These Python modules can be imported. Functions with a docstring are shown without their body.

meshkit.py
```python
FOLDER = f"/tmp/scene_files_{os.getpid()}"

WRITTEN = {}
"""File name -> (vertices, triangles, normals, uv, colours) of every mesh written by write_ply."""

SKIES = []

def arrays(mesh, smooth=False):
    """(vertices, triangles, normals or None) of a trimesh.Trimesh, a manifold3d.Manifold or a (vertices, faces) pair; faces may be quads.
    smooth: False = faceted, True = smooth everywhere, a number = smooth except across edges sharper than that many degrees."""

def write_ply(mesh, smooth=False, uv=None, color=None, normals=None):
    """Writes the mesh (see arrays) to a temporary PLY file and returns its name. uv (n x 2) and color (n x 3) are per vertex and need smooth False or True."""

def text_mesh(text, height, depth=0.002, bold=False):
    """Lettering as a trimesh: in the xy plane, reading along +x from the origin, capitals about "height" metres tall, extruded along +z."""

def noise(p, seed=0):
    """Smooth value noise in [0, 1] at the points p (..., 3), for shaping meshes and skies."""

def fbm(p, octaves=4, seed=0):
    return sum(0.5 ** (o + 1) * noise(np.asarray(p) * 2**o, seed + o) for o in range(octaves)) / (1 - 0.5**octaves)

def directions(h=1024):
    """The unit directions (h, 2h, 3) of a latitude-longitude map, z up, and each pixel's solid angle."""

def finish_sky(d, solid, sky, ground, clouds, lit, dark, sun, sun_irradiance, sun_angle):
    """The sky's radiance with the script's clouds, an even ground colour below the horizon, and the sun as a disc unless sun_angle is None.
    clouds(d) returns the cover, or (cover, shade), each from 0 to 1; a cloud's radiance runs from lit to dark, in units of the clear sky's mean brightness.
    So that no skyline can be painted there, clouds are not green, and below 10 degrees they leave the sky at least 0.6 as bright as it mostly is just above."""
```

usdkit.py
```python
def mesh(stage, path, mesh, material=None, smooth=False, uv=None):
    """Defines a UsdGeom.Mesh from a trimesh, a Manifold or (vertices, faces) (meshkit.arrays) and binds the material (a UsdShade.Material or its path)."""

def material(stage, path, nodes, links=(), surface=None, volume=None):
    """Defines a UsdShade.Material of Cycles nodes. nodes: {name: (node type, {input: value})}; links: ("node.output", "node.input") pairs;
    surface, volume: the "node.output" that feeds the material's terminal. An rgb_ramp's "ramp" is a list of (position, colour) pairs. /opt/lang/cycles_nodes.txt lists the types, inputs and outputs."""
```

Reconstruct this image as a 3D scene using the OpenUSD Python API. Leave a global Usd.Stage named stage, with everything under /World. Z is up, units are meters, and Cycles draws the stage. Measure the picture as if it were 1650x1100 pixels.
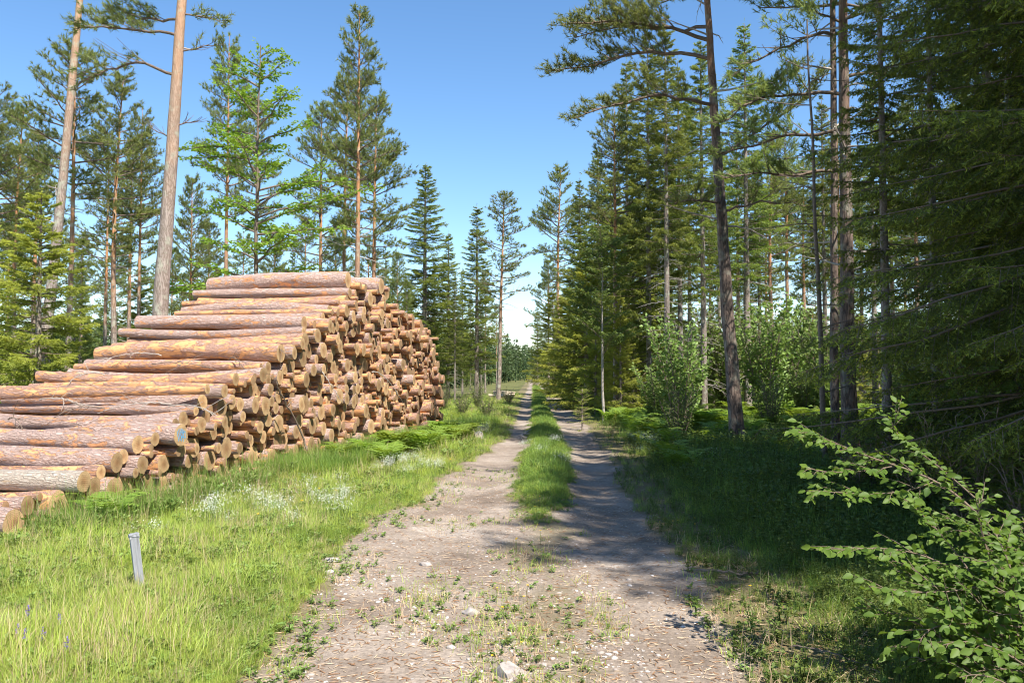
import math
import numpy as np
import trimesh
import usdkit
import meshkit
from pxr import Gf, Sdf, Usd, UsdGeom, UsdLux, UsdShade, Vt

stage = Usd.Stage.CreateInMemory()
UsdGeom.SetStageUpAxis(stage, UsdGeom.Tokens.z)
UsdGeom.SetStageMetersPerUnit(stage, 1.0)
UsdGeom.Xform.Define(stage, '/World')
UsdGeom.Scope.Define(stage, '/World/Looks')

# ------------------------------------------------------------------ camera, sky, sun, exposure
EYE = 1.6
PITCH = math.degrees(math.atan(54 / 1300))
cam = UsdGeom.Camera.Define(stage, '/World/camera')
cam.CreateHorizontalApertureAttr(36.0)
cam.CreateVerticalApertureAttr(24.0)
cam.CreateFocalLengthAttr(36.0 * 1300 / 1650)
cam.CreateClippingRangeAttr(Gf.Vec2f(0.05, 5000))
cam.AddTranslateOp().Set(Gf.Vec3d(0, 0, EYE))
cam.AddRotateXOp().Set(90 + PITCH)
cam.CreateExposureAttr(1.22)

SUN_AZ = (0.55, -0.83)
SUN_EL = math.radians(53)
_s = np.array([SUN_AZ[0], SUN_AZ[1]]) / np.hypot(*SUN_AZ)
SUN = np.array([_s[0] * math.cos(SUN_EL), _s[1] * math.cos(SUN_EL), math.sin(SUN_EL)])
sky_mat = usdkit.material(stage, '/World/Looks/sky_look', {
    'sky': ('sky_texture', {'sky_type': 'single_scattering', 'sun_disc': False, 'sun_elevation': SUN_EL,
                            'sun_rotation': math.atan2(SUN[0], SUN[1]), 'altitude': 100.0, 'air_density': 1.0,
                            'aerosol_density': 0.25, 'ozone_density': 2.0}),
    'deep': ('hsv', {'hue': 0.5, 'saturation': 1.18, 'value': 1.0, 'fac': 1.0}),
    'bg': ('background_shader', {'strength': 0.098})}, [('sky.color', 'deep.color'), ('deep.color', 'bg.color')], surface='bg.background')
dome = UsdLux.DomeLight.Define(stage, '/World/sky')
UsdShade.MaterialBindingAPI.Apply(dome.GetPrim()).Bind(sky_mat)
dome.GetPrim().SetCustomDataByKey('kind', 'structure')
sun = UsdLux.DistantLight.Define(stage, '/World/sun')
sun.CreateIntensityAttr(1.25)
sun.CreateAngleAttr(0.5)
sun.CreateNormalizeAttr(True)
sun.CreateColorAttr(Gf.Vec3f(1.0, 0.95, 0.87))
_rot = Gf.Rotation(Gf.Vec3d(0, 0, 1), Gf.Vec3d(*map(float, SUN)))
sun.AddTransformOp().Set(Gf.Matrix4d().SetRotate(_rot))

# ------------------------------------------------------------------ helpers: prims and labels
_used = {}
UP = np.array([0, 0, 1.0])


def numbered(parent, name):
    n = _used.get((parent, name), 0)
    _used[(parent, name)] = n + 1
    return f'{parent}/{name}' if n == 0 else f'{parent}/{name}_{n:03d}'


def tag(prim, label=None, cat=None, group=None, kind=None):
    for k, v in (('label', label), ('category', cat), ('group', group), ('kind', kind)):
        if v:
            prim.SetCustomDataByKey(k, v)
    return prim


def xf(prim, loc=(0, 0, 0), rotz=0.0, scale=1.0, tilt=(0.0, 0.0)):
    x = UsdGeom.Xformable(prim)
    x.AddTranslateOp().Set(Gf.Vec3d(*map(float, loc)))
    if tilt != (0.0, 0.0):
        x.AddRotateXYZOp().Set(Gf.Vec3f(float(tilt[0]), float(tilt[1]), 0))
    if rotz:
        x.AddRotateZOp().Set(float(rotz))
    s = (scale,) * 3 if np.ndim(scale) == 0 else scale
    if tuple(s) != (1.0, 1.0, 1.0):
        x.AddScaleOp().Set(Gf.Vec3f(*map(float, s)))
    return prim


def thing(name, label, cat, loc=(0, 0, 0), rotz=0.0, scale=1.0, tilt=(0.0, 0.0), group=None):
    p = UsdGeom.Xform.Define(stage, numbered('/World', name)).GetPrim()
    xf(p, loc, rotz, scale, tilt)
    return tag(p, label, cat, group)


def obj(name, vf, mat, parent='/World', smooth=False, tint=None, uv=None):
    """One Mesh prim. tint: a float per vertex (needs smooth False or True)."""
    parent = parent if isinstance(parent, str) else str(parent.GetPath())
    path = numbered(parent, name)
    m = usdkit.mesh(stage, path, vf, MAT[mat] if isinstance(mat, str) else mat, smooth=smooth)
    if tint is not None:
        UsdGeom.PrimvarsAPI(m).CreatePrimvar('tint', Sdf.ValueTypeNames.FloatArray, 'vertex').Set(
            Vt.FloatArray.FromNumpy(np.asarray(tint, np.float32)))
    return m.GetPrim()


LIB = stage.CreateClassPrim('/World/Library')


def lib(name):
    return UsdGeom.Xform.Define(stage, f'/World/Library/{name}').GetPrim()


def place(libname, name, label, cat, loc, rotz=0.0, scale=1.0, tilt=(0.0, 0.0), group=None):
    p = thing(name, label, cat, loc, rotz, scale, tilt, group)
    p.GetReferences().AddInternalReference(f'/World/Library/{libname}')
    p.SetInstanceable(True)
    return p


def instancer(name, protos, pos, rotz, scale, which, label=None, cat=None, kind='stuff', lean=None, parent='/World'):
    """protos: list of (vf, mat, tint, smooth)."""
    path = numbered(parent, name)
    pi = UsdGeom.PointInstancer.Define(stage, path)
    targets = []
    for k, (vf, mat, tint, smooth) in enumerate(protos):
        p = obj('piece', vf, mat, path, smooth, tint)
        targets.append(p.GetPath())
    pi.CreatePrototypesRel().SetTargets(targets)
    n = len(pos)
    pi.CreateProtoIndicesAttr(Vt.IntArray.FromNumpy(np.asarray(which, np.int32)))
    pi.CreatePositionsAttr(Vt.Vec3fArray.FromNumpy(np.asarray(pos, np.float32)))
    half = np.asarray(rotz) / 2
    q = np.zeros((n, 4))
    q[:, 0], q[:, 3] = np.cos(half), np.sin(half)
    if lean is not None:       # extra tilt about x then y
        lx, ly = np.asarray(lean).T / 2
        qx = np.stack([np.cos(lx), np.sin(lx), 0 * lx, 0 * lx], 1)
        qy = np.stack([np.cos(ly), 0 * ly, np.sin(ly), 0 * ly], 1)
        q = qmul(qmul(qy, qx), q)
    pi.CreateOrientationsAttr(Vt.QuathArray([Gf.Quath(float(a), float(b), float(c), float(d)) for a, b, c, d in q]))
    s = np.asarray(scale, np.float32)
    s = np.repeat(s[:, None], 3, 1) if s.ndim == 1 else s
    pi.CreateScalesAttr(Vt.Vec3fArray.FromNumpy(s))
    return tag(pi.GetPrim(), label, cat, None, kind)


def qmul(a, b):
    w1, x1, y1, z1 = a.T
    w2, x2, y2, z2 = b.T
    return np.stack([w1 * w2 - x1 * x2 - y1 * y2 - z1 * z2, w1 * x2 + x1 * w2 + y1 * z2 - z1 * y2,
                     w1 * y2 - x1 * z2 + y1 * w2 + z1 * x2, w1 * z2 + x1 * y2 - y1 * x2 + z1 * w2], 1)


# ------------------------------------------------------------------ helpers: meshes
def norm(v):
    v = np.asarray(v, float)
    return v / np.maximum(np.linalg.norm(v, axis=-1, keepdims=True), 1e-9)


def tube(pts, rad, k=6, wob=0.0, seed=0, cap=False):
    pts, rad = np.asarray(pts, float), np.asarray(rad, float)
    n = len(pts)
    t = norm(np.gradient(pts, axis=0))
    mean = norm(pts[-1] - pts[0])
    ref = np.array([0, 0, 1.0]) if abs(mean[2]) < 0.8 else np.array([1.0, 0, 0])
    a = norm(np.cross(t, ref))
    b = np.cross(t, a)
    th = np.arange(k) / k * 2 * np.pi
    ring = np.cos(th)[None, :, None] * a[:, None] + np.sin(th)[None, :, None] * b[:, None]
    r = rad[:, None] * np.ones((1, k))
    if wob:
        q = np.stack(np.broadcast_arrays(np.cos(th)[None] * 2, np.sin(th)[None] * 2, np.linspace(0, n * 0.5, n)[:, None]), -1)
        r = r * (1 + wob * (meshkit.noise(q + seed * 7.3, seed) - 0.5) * 2)
    v = (pts[:, None] + ring * r[..., None]).reshape(-1, 3)
    i = np.arange(n - 1)[:, None] * k
    j = np.arange(k)[None]
    j2 = (j + 1) % k
    f = np.concatenate([np.stack([i + j, i + j2, i + k + j2], -1).reshape(-1, 3),
                        np.stack([i + j, i + k + j2, i + k + j], -1).reshape(-1, 3)])
    if cap:
        v = np.vstack([v, pts[-1:], pts[:1]])
        e = (n - 1) * k
        jj = np.arange(k)
        f = np.vstack([f, np.stack([e + jj, e + (jj + 1) % k, np.full(k, n * k)], 1),
                       np.stack([(jj + 1) % k, jj, np.full(k, n * k + 1)], 1)])
    return v, f


class MB:
    def __init__(self):
        self.v, self.f, self.t, self.n = [], [], [], 0

    def add(self, vf, tint=None):
        v, f = vf
        self.v.append(v)
        self.f.append(np.asarray(f) + self.n)
        self.t.append(np.broadcast_to(0.0 if tint is None else tint, (len(v),)).astype(float))
        self.n += len(v)
        return self

    def get(self):
        return np.vstack(self.v), np.vstack(self.f)

    def tint(self):
        return np.concatenate(self.t)

    def build(self, name, mat, parent='/World', smooth=False):
        if not self.n:
            return None
        return obj(name, self.get(), mat, parent, smooth, self.tint())


def blades(p, d, L, w, rng, curl=0.0):
    """One thin triangle per row: base point p, direction d, length L, width w."""
    n = len(p)
    side = norm(np.cross(d, rng.normal(size=(n, 3))))
    w = np.broadcast_to(w, (n,))[:, None]
    L = np.broadcast_to(L, (n,))[:, None]
    v = np.stack([p - side * w / 2, p + side * w / 2, p + d * L], 1).reshape(-1, 3)
    return v, np.arange(3 * n).reshape(n, 3)


def leaves(p, d, nrm, L, w, fold=0.25):
    """Four-sided leaves folded along the midrib (2 triangles each)."""
    n = len(p)
    side = norm(np.cross(nrm, d))
    nr = np.cross(d, side)
    L = np.broadcast_to(L, (n,))[:, None]
    w = np.broadcast_to(w, (n,))[:, None]
    m = p + d * L * 0.45
    v = np.stack([p, m + side * w / 2 + nr * w * fold, p + d * L, m - side * w / 2 + nr * w * fold], 1).reshape(-1, 3)
    b = np.arange(n)[:, None] * 4
    f = np.concatenate([b + [0, 2, 1], b + [0, 3, 2]])
    return v, f


LEAF_S = np.array([0, .1, .25, .42, .6, .78, .92])
LEAF_W = np.array([0, .55, .9, 1.0, .82, .5, .16])


def big_leaves(p, d, nrm, L, w, rng):
    """Ovate, toothed, slightly cupped leaves, 24 triangles each."""
    n = len(p)
    side = norm(np.cross(nrm, d))
    nr = norm(np.cross(d, side))
    L = np.broadcast_to(L, (n,))[:, None]
    w = np.broadcast_to(w, (n,))[:, None]
    s = np.concatenate([LEAF_S, [1.0]])
    wd = np.concatenate([LEAF_W, [0.0]])
    droop = rng.uniform(0.1, 0.5, (n, 1))
    mid = [p + d * L * a - nr * L * droop * a * a * 0.5 for a in s]
    rows = []
    for k in range(1, 7):
        tooth = 0.06 * (1 if k % 2 else -1)
        for sg in (1, -1):
            rows.append(mid[k] + side * sg * w / 2 * (wd[k] + tooth) + nr * w * 0.16 * wd[k] + d * L * 0.03)
    V = np.stack(mid + rows, 1)          # 8 mid + 12 edge = 20 verts
    f = []
    for k in range(7):
        for sg in (0, 1):
            m0, m1 = k, k + 1
            e0 = 8 + 2 * (k - 1) + sg if 1 <= k <= 6 else None
            e1 = 8 + 2 * k + sg if k + 1 <= 6 else None
            q = [m0, m1] + ([e1] if e1 is not None else []) + ([e0] if e0 is not None else [])
            if sg:
                q = q[::-1]
            for i in range(1, len(q) - 1):
                f.append([q[0], q[i], q[i + 1]])
    f = np.array(f)
    F = (np.arange(n)[:, None, None] * 20 + f[None]).reshape(-1, 3)
    return V.reshape(-1, 3), F


def rand_dirs(n, rng):
    return norm(rng.normal(size=(n, 3)))


def rod(a, b, r0, r1=None, k=6, cap=True):
    return tube(np.array([a, b]), np.array([r0, r0 if r1 is None else r1]), k, cap=cap)


# ------------------------------------------------------------------ materials
MAT = {}


def mat(name, nodes, links, surface):
    MAT[name] = usdkit.material(stage, f'/World/Looks/{name}', nodes, links, surface=surface)


def leaf_mat(name, dark, light, trans=0.35, rough=0.55, vary=0.25, warm=(1.25, 1.1, 0.6), spec=0.35, patch=False):
    """Foliage: colour by the vertices' tint and by the plant; light shines through."""
    extra = {'g': ('geometry', {}), 'pn': ('noise_texture', {'scale': 0.9, 'detail': 4.0, 'roughness': 0.65}),
             'pr': ('map_range', {'from_min': 0.3, 'from_max': 0.7, 'to_min': -0.45, 'to_max': 0.45}), 'pa': ('math', {'math_type': 'add'})} if patch else {}
    lk = [('g.position', 'pn.vector'), ('pn.fac', 'pr.value'), ('pr.result', 'pa.value1'), ('a.fac', 'pa.value2'), ('pa.value', 'ramp.fac')] if patch else [('a.fac', 'ramp.fac')]
    mat(name, {**extra,
        'a': ('attribute', {'attribute': 'tint'}),
        'ramp': ('rgb_ramp', {'ramp': [(0, dark), (1, light)]}),
        'oi': ('object_info', {}),
        'mr': ('map_range', {'from_min': 0.0, 'from_max': 1.0, 'to_min': 1 - vary, 'to_max': 1 + vary}),
        'hue': ('map_range', {'from_min': 0.0, 'from_max': 1.0, 'to_min': 0.485, 'to_max': 0.512}),
        'hsv': ('hsv', {'saturation': 1.0, 'fac': 1.0}),
        'p': ('principled_bsdf', {'roughness': rough, 'specular_ior_level': spec}),
        'hsv2': ('hsv', {'saturation': 1.08, 'value': 1.5, 'hue': 0.485, 'fac': 1.0}),
        't': ('translucent_bsdf', {}),
        'mix': ('mix_closure', {'fac': trans})},
        lk + [('oi.random', 'mr.value'), ('oi.random', 'hue.value'), ('hue.result', 'hsv.hue'),
         ('mr.result', 'hsv.value'), ('ramp.color', 'hsv.color'), ('hsv.color', 'p.base_color'),
         ('hsv.color', 'hsv2.color'), ('hsv2.color', 't.color'), ('p.BSDF', 'mix.closure1'), ('t.BSDF', 'mix.closure2')],
        'mix.closure')


leaf_mat('pine_needles', (0.098, 0.130, 0.036), (0.255, 0.295, 0.080), trans=0.42, vary=0.18)
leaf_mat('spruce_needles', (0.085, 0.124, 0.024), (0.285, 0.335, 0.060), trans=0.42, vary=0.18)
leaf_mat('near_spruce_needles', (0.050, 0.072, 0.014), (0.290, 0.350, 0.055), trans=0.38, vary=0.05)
leaf_mat('young_spruce_needles', (0.190, 0.230, 0.040), (0.450, 0.470, 0.090), trans=0.45, vary=0.15)
leaf_mat('far_needles', (0.050, 0.085, 0.030), (0.100, 0.140, 0.045), trans=0.2, vary=0.25)
leaf_mat('beech_leaves', (0.110, 0.190, 0.022), (0.230, 0.340, 0.045), trans=0.42, vary=0.1)
leaf_mat('birch_leaves', (0.085, 0.120, 0.030), (0.150, 0.200, 0.050), trans=0.4, vary=0.1)
leaf_mat('bush_leaves', (0.055, 0.115, 0.018), (0.125, 0.205, 0.034), trans=0.4, vary=0.08, rough=0.5, spec=0.2)
leaf_mat('shrub_leaves', (0.055, 0.090, 0.022), (0.130, 0.180, 0.035), trans=0.35, vary=0.15)
leaf_mat('fern_green', (0.120, 0.200, 0.025), (0.230, 0.320, 0.050), trans=0.4, vary=0.15)
leaf_mat('grass_blades', (0.180, 0.258, 0.036), (0.430, 0.500, 0.105), trans=0.4, vary=0.25, rough=0.5, patch=True)
leaf_mat('lush_grass', (0.100, 0.180, 0.034), (0.220, 0.320, 0.060), trans=0.4, vary=0.2, patch=True)
leaf_mat('dry_grass', (0.400, 0.280, 0.160), (0.600, 0.460, 0.300), trans=0.25, vary=0.2)
leaf_mat('weed_leaves', (0.105, 0.165, 0.038), (0.190, 0.260, 0.060), trans=0.3, vary=0.2)


def flat_mat(name, col, rough=0.7, spec=0.3, trans=0.0):
    if trans:
        mat(name, {'p': ('principled_bsdf', {'base_color': col, 'roughness': rough}), 't': ('translucent_bsdf', {'color': col}),
                   'm': ('mix_closure', {'fac': trans})}, [('p.BSDF', 'm.closure1'), ('t.BSDF', 'm.closure2')], 'm.closure')
    else:
        mat(name, {'tc': ('geometry', {}), 'n': ('noise_texture', {'scale': 40.0, 'detail': 4.0}),
                   'mr': ('map_range', {'from_min': 0.3, 'from_max': 0.7, 'to_min': 0.7, 'to_max': 1.2}),
                   'h': ('hsv', {'hue': 0.5, 'saturation': 1.0, 'fac': 1.0, 'color': col}),
                   'p': ('principled_bsdf', {'roughness': rough, 'specular_ior_level': spec})},
            [('tc.position', 'n.vector'), ('n.fac', 'mr.value'), ('mr.result', 'h.value'), ('h.color', 'p.base_color')], 'p.BSDF')


flat_mat('white_petals', (0.78, 0.78, 0.70), trans=0.25)
flat_mat('yellow_petals', (0.80, 0.58, 0.02), trans=0.2)
flat_mat('purple_petals', (0.20, 0.13, 0.50), trans=0.2)
flat_mat('twig_bark', (0.16, 0.12, 0.09))
flat_mat('grey_twig', (0.33, 0.29, 0.25))
flat_mat('pale_wood', (0.55, 0.46, 0.34))
flat_mat('birch_bark', (0.50, 0.47, 0.42))
flat_mat('bush_stem', (0.15, 0.11, 0.075))
flat_mat('blue_paint', (0.10, 0.33, 0.55), rough=0.6)
flat_mat('brown_leaf', (0.22, 0.12, 0.06))
flat_mat('wood_chips', (0.40, 0.30, 0.20))


def bark_mat(name, low, crack, high=None, at=(0.3, 0.55), scale=6.0, stretch=0.22, lichen=0.0, bump=0.6):
    """Plated bark; 'tint' (height up the trunk, 0 to 1) turns it to the orange upper bark of a pine."""
    high = high or low
    mat(name, {
        'g': ('texture_coordinate', {}),
        'oi': ('object_info', {}), 'cx': ('math', {'math_type': 'multiply', 'value2': 37.0}),
        'off': ('combine_xyz', {}), 'add': ('vector_math', {'math_type': 'add'}),
        'map': ('mapping', {'scale': (1, 1, stretch)}),
        'v': ('voronoi_texture', {'feature': 'distance_to_edge', 'scale': scale * 1.6, 'randomness': 1.0}),
        'warp': ('noise_texture', {'scale': scale * 1.3, 'detail': 4.0}),
        'wm': ('mix_color', {'blend_type': 'linear_light', 'fac': 0.18}),
        'n': ('noise_texture', {'scale': scale * 2.2, 'detail': 6.0, 'roughness': 0.65}),
        'vr': ('map_range', {'from_min': 0.0, 'from_max': 0.16, 'to_min': 0.0, 'to_max': 1.0, 'clamp': True}),
        'mul': ('math', {'math_type': 'multiply'}),
        'a': ('attribute', {'attribute': 'tint'}),
        'hn': ('noise_texture', {'scale': 1.4, 'detail': 3.0}),
        'hs': ('math', {'math_type': 'multiply_add', 'value2': 0.3, 'value3': -0.15}),
        'ha': ('math', {'math_type': 'add'}),
        'hr': ('map_range', {'from_min': at[0], 'from_max': at[1], 'to_min': 0.0, 'to_max': 1.0, 'clamp': True}),
        'cl': ('mix_color', {'blend_type': 'mix', 'a': crack, 'b': low}),
        'chd': ('mix_color', {'blend_type': 'mix', 'a': tuple(c * 0.55 for c in high), 'b': high}),
        'c': ('mix_color', {'blend_type': 'mix'}),
        'ln': ('noise_texture', {'scale': 5.0, 'detail': 5.0}),
        'lr': ('map_range', {'from_min': 0.52, 'from_max': 0.66, 'to_min': 0.0, 'to_max': lichen, 'clamp': True}),
        'c2': ('mix_color', {'blend_type': 'mix', 'b': (0.34, 0.36, 0.28)}),
        'b': ('bump', {'strength': bump, 'distance': 0.02}),
        'p': ('principled_bsdf', {'roughness': 0.85, 'specular_ior_level': 0.2})},
        [('oi.random', 'cx.value1'), ('cx.value', 'off.x'), ('cx.value', 'off.z'), ('g.object', 'add.vector1'), ('off.vector', 'add.vector2'),
         ('add.vector', 'map.vector'), ('map.vector', 'warp.vector'), ('map.vector', 'wm.a'), ('warp.color', 'wm.b'), ('wm.result', 'v.vector'),
         ('map.vector', 'n.vector'), ('v.distance', 'vr.value'), ('vr.result', 'mul.value1'), ('n.fac', 'mul.value2'),
         ('a.fac', 'ha.value1'), ('add.vector', 'hn.vector'), ('hn.fac', 'hs.value1'), ('hs.value', 'ha.value2'), ('ha.value', 'hr.value'),
         ('mul.value', 'cl.fac'), ('n.fac', 'chd.fac'), ('hr.result', 'c.fac'), ('cl.result', 'c.a'), ('chd.result', 'c.b'),
         ('add.vector', 'ln.vector'), ('ln.fac', 'lr.value'), ('lr.result', 'c2.fac'), ('c.result', 'c2.a'), ('c2.result', 'p.base_color'),
         ('mul.value', 'b.height'), ('b.normal', 'p.normal')], 'p.BSDF')


bark_mat('pine_bark', (0.42, 0.34, 0.28), (0.10, 0.075, 0.06), high=(0.50, 0.25, 0.115), at=(0.28, 0.55), lichen=0.5)
bark_mat('grey_pine_bark', (0.40, 0.34, 0.30), (0.16, 0.125, 0.10), high=(0.50, 0.30, 0.18), at=(0.30, 0.62), lichen=0.6, scale=8.0)
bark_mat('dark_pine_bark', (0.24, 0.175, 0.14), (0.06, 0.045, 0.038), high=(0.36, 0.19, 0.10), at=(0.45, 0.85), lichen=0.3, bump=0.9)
bark_mat('spruce_bark', (0.36, 0.30, 0.25), (0.14, 0.11, 0.09), scale=9.0, stretch=0.5, lichen=0.6)
bark_mat('branch_bark', (0.26, 0.19, 0.14), (0.12, 0.09, 0.07), scale=9.0, stretch=1.0)

# logs lie along x of their own space
for _nm, _bark, _peel, _cov in (('log_bark_grey', (0.57, 0.435, 0.385), (0.55, 0.265, 0.125), 0.55),
                                ('log_bark_orange', (0.56, 0.365, 0.29), (0.58, 0.295, 0.13), 0.50),
                                ('log_bark_birch', (0.60, 0.54, 0.46), (0.50, 0.36, 0.22), 0.62)):
    mat(_nm, {
        'g': ('texture_coordinate', {}), 'oi': ('object_info', {}),
        'cx': ('math', {'math_type': 'multiply', 'value2': 53.0}), 'off': ('combine_xyz', {}),
        'add': ('vector_math', {'math_type': 'add'}),
        'm1': ('mapping', {'scale': (4.5, 15, 15)}), 'm2': ('mapping', {'scale': (7, 24, 24)}), 'm3': ('mapping', {'scale': (2.0, 6.0, 6.0)}),
        'v': ('voronoi_texture', {'feature': 'distance_to_edge', 'scale': 1.6}),
        'w': ('noise_texture', {'scale': 1.5, 'detail': 5.0, 'roughness': 0.6}),
        'wm': ('mix_color', {'blend_type': 'linear_light', 'fac': 0.6}),
        'vr': ('map_range', {'from_min': 0.0, 'from_max': 0.20, 'to_min': 0.0, 'to_max': 1.0, 'clamp': True}),
        'n': ('noise_texture', {'scale': 2.3, 'detail': 9.0, 'roughness': 0.78}),
        'pn': ('noise_texture', {'scale': 1.5, 'detail': 9.0, 'roughness': 0.74, 'distortion': 0.5}),
        'pr': ('map_range', {'from_min': _cov - 0.02, 'from_max': _cov + 0.03, 'to_min': 0.0, 'to_max': 1.0, 'clamp': True}),
        'br': ('rgb_ramp', {'ramp': [(0.28, tuple(c * 0.30 * k for c, k in zip(_bark, (1.0, .85, .75)))), (0.42, tuple(c * 0.68 * k for c, k in zip(_bark, (1.05, .92, .85)))), (0.58, _bark), (0.78, tuple(min(0.75, c * 1.55) for c in _bark))]}),
        'ck': ('mix_color', {'blend_type': 'mix', 'a': tuple(c * 0.7 * k for c, k in zip(_bark, (1.0, 0.92, 0.88)))}),
        'pc': ('rgb_ramp', {'ramp': [(0.3, tuple(c * 0.62 for c in _peel)), (0.55, _peel), (0.75, (0.62, 0.42, 0.22))]}),
        'c': ('mix_color', {'blend_type': 'mix'}),
        'inv': ('math', {'math_type': 'subtract', 'value1': 1.0}),
        'h1': ('math', {'math_type': 'multiply'}), 'h2': ('math', {'math_type': 'multiply'}),
        'b': ('bump', {'strength': 1.0, 'distance': 0.035}),
        'p': ('principled_bsdf', {'roughness': 0.85, 'specular_ior_level': 0.2})},
        [('oi.random', 'cx.value1'), ('cx.value', 'off.x'), ('cx.value', 'off.y'), ('g.object', 'add.vector1'), ('off.vector', 'add.vector2'),
         ('add.vector', 'm1.vector'), ('add.vector', 'm2.vector'), ('add.vector', 'm3.vector'),
         ('m1.vector', 'w.vector'), ('m1.vector', 'wm.a'), ('w.color', 'wm.b'), ('wm.result', 'v.vector'), ('v.distance', 'vr.value'),
         ('m2.vector', 'n.vector'), ('m3.vector', 'pn.vector'), ('pn.fac', 'pr.value'),
         ('n.fac', 'br.fac'), ('vr.result', 'ck.fac'), ('br.color', 'ck.b'), ('n.fac', 'pc.fac'),
         ('pr.result', 'c.fac'), ('ck.result', 'c.a'), ('pc.color', 'c.b'), ('c.result', 'p.base_color'),
         ('pr.result', 'inv.value2'), ('vr.result', 'h1.value1'), ('inv.value', 'h1.value2'), ('h1.value', 'h2.value1'), ('n.fac', 'h2.value2'),
         ('h2.value', 'b.height'), ('b.normal', 'p.normal')], 'p.BSDF')

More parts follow.
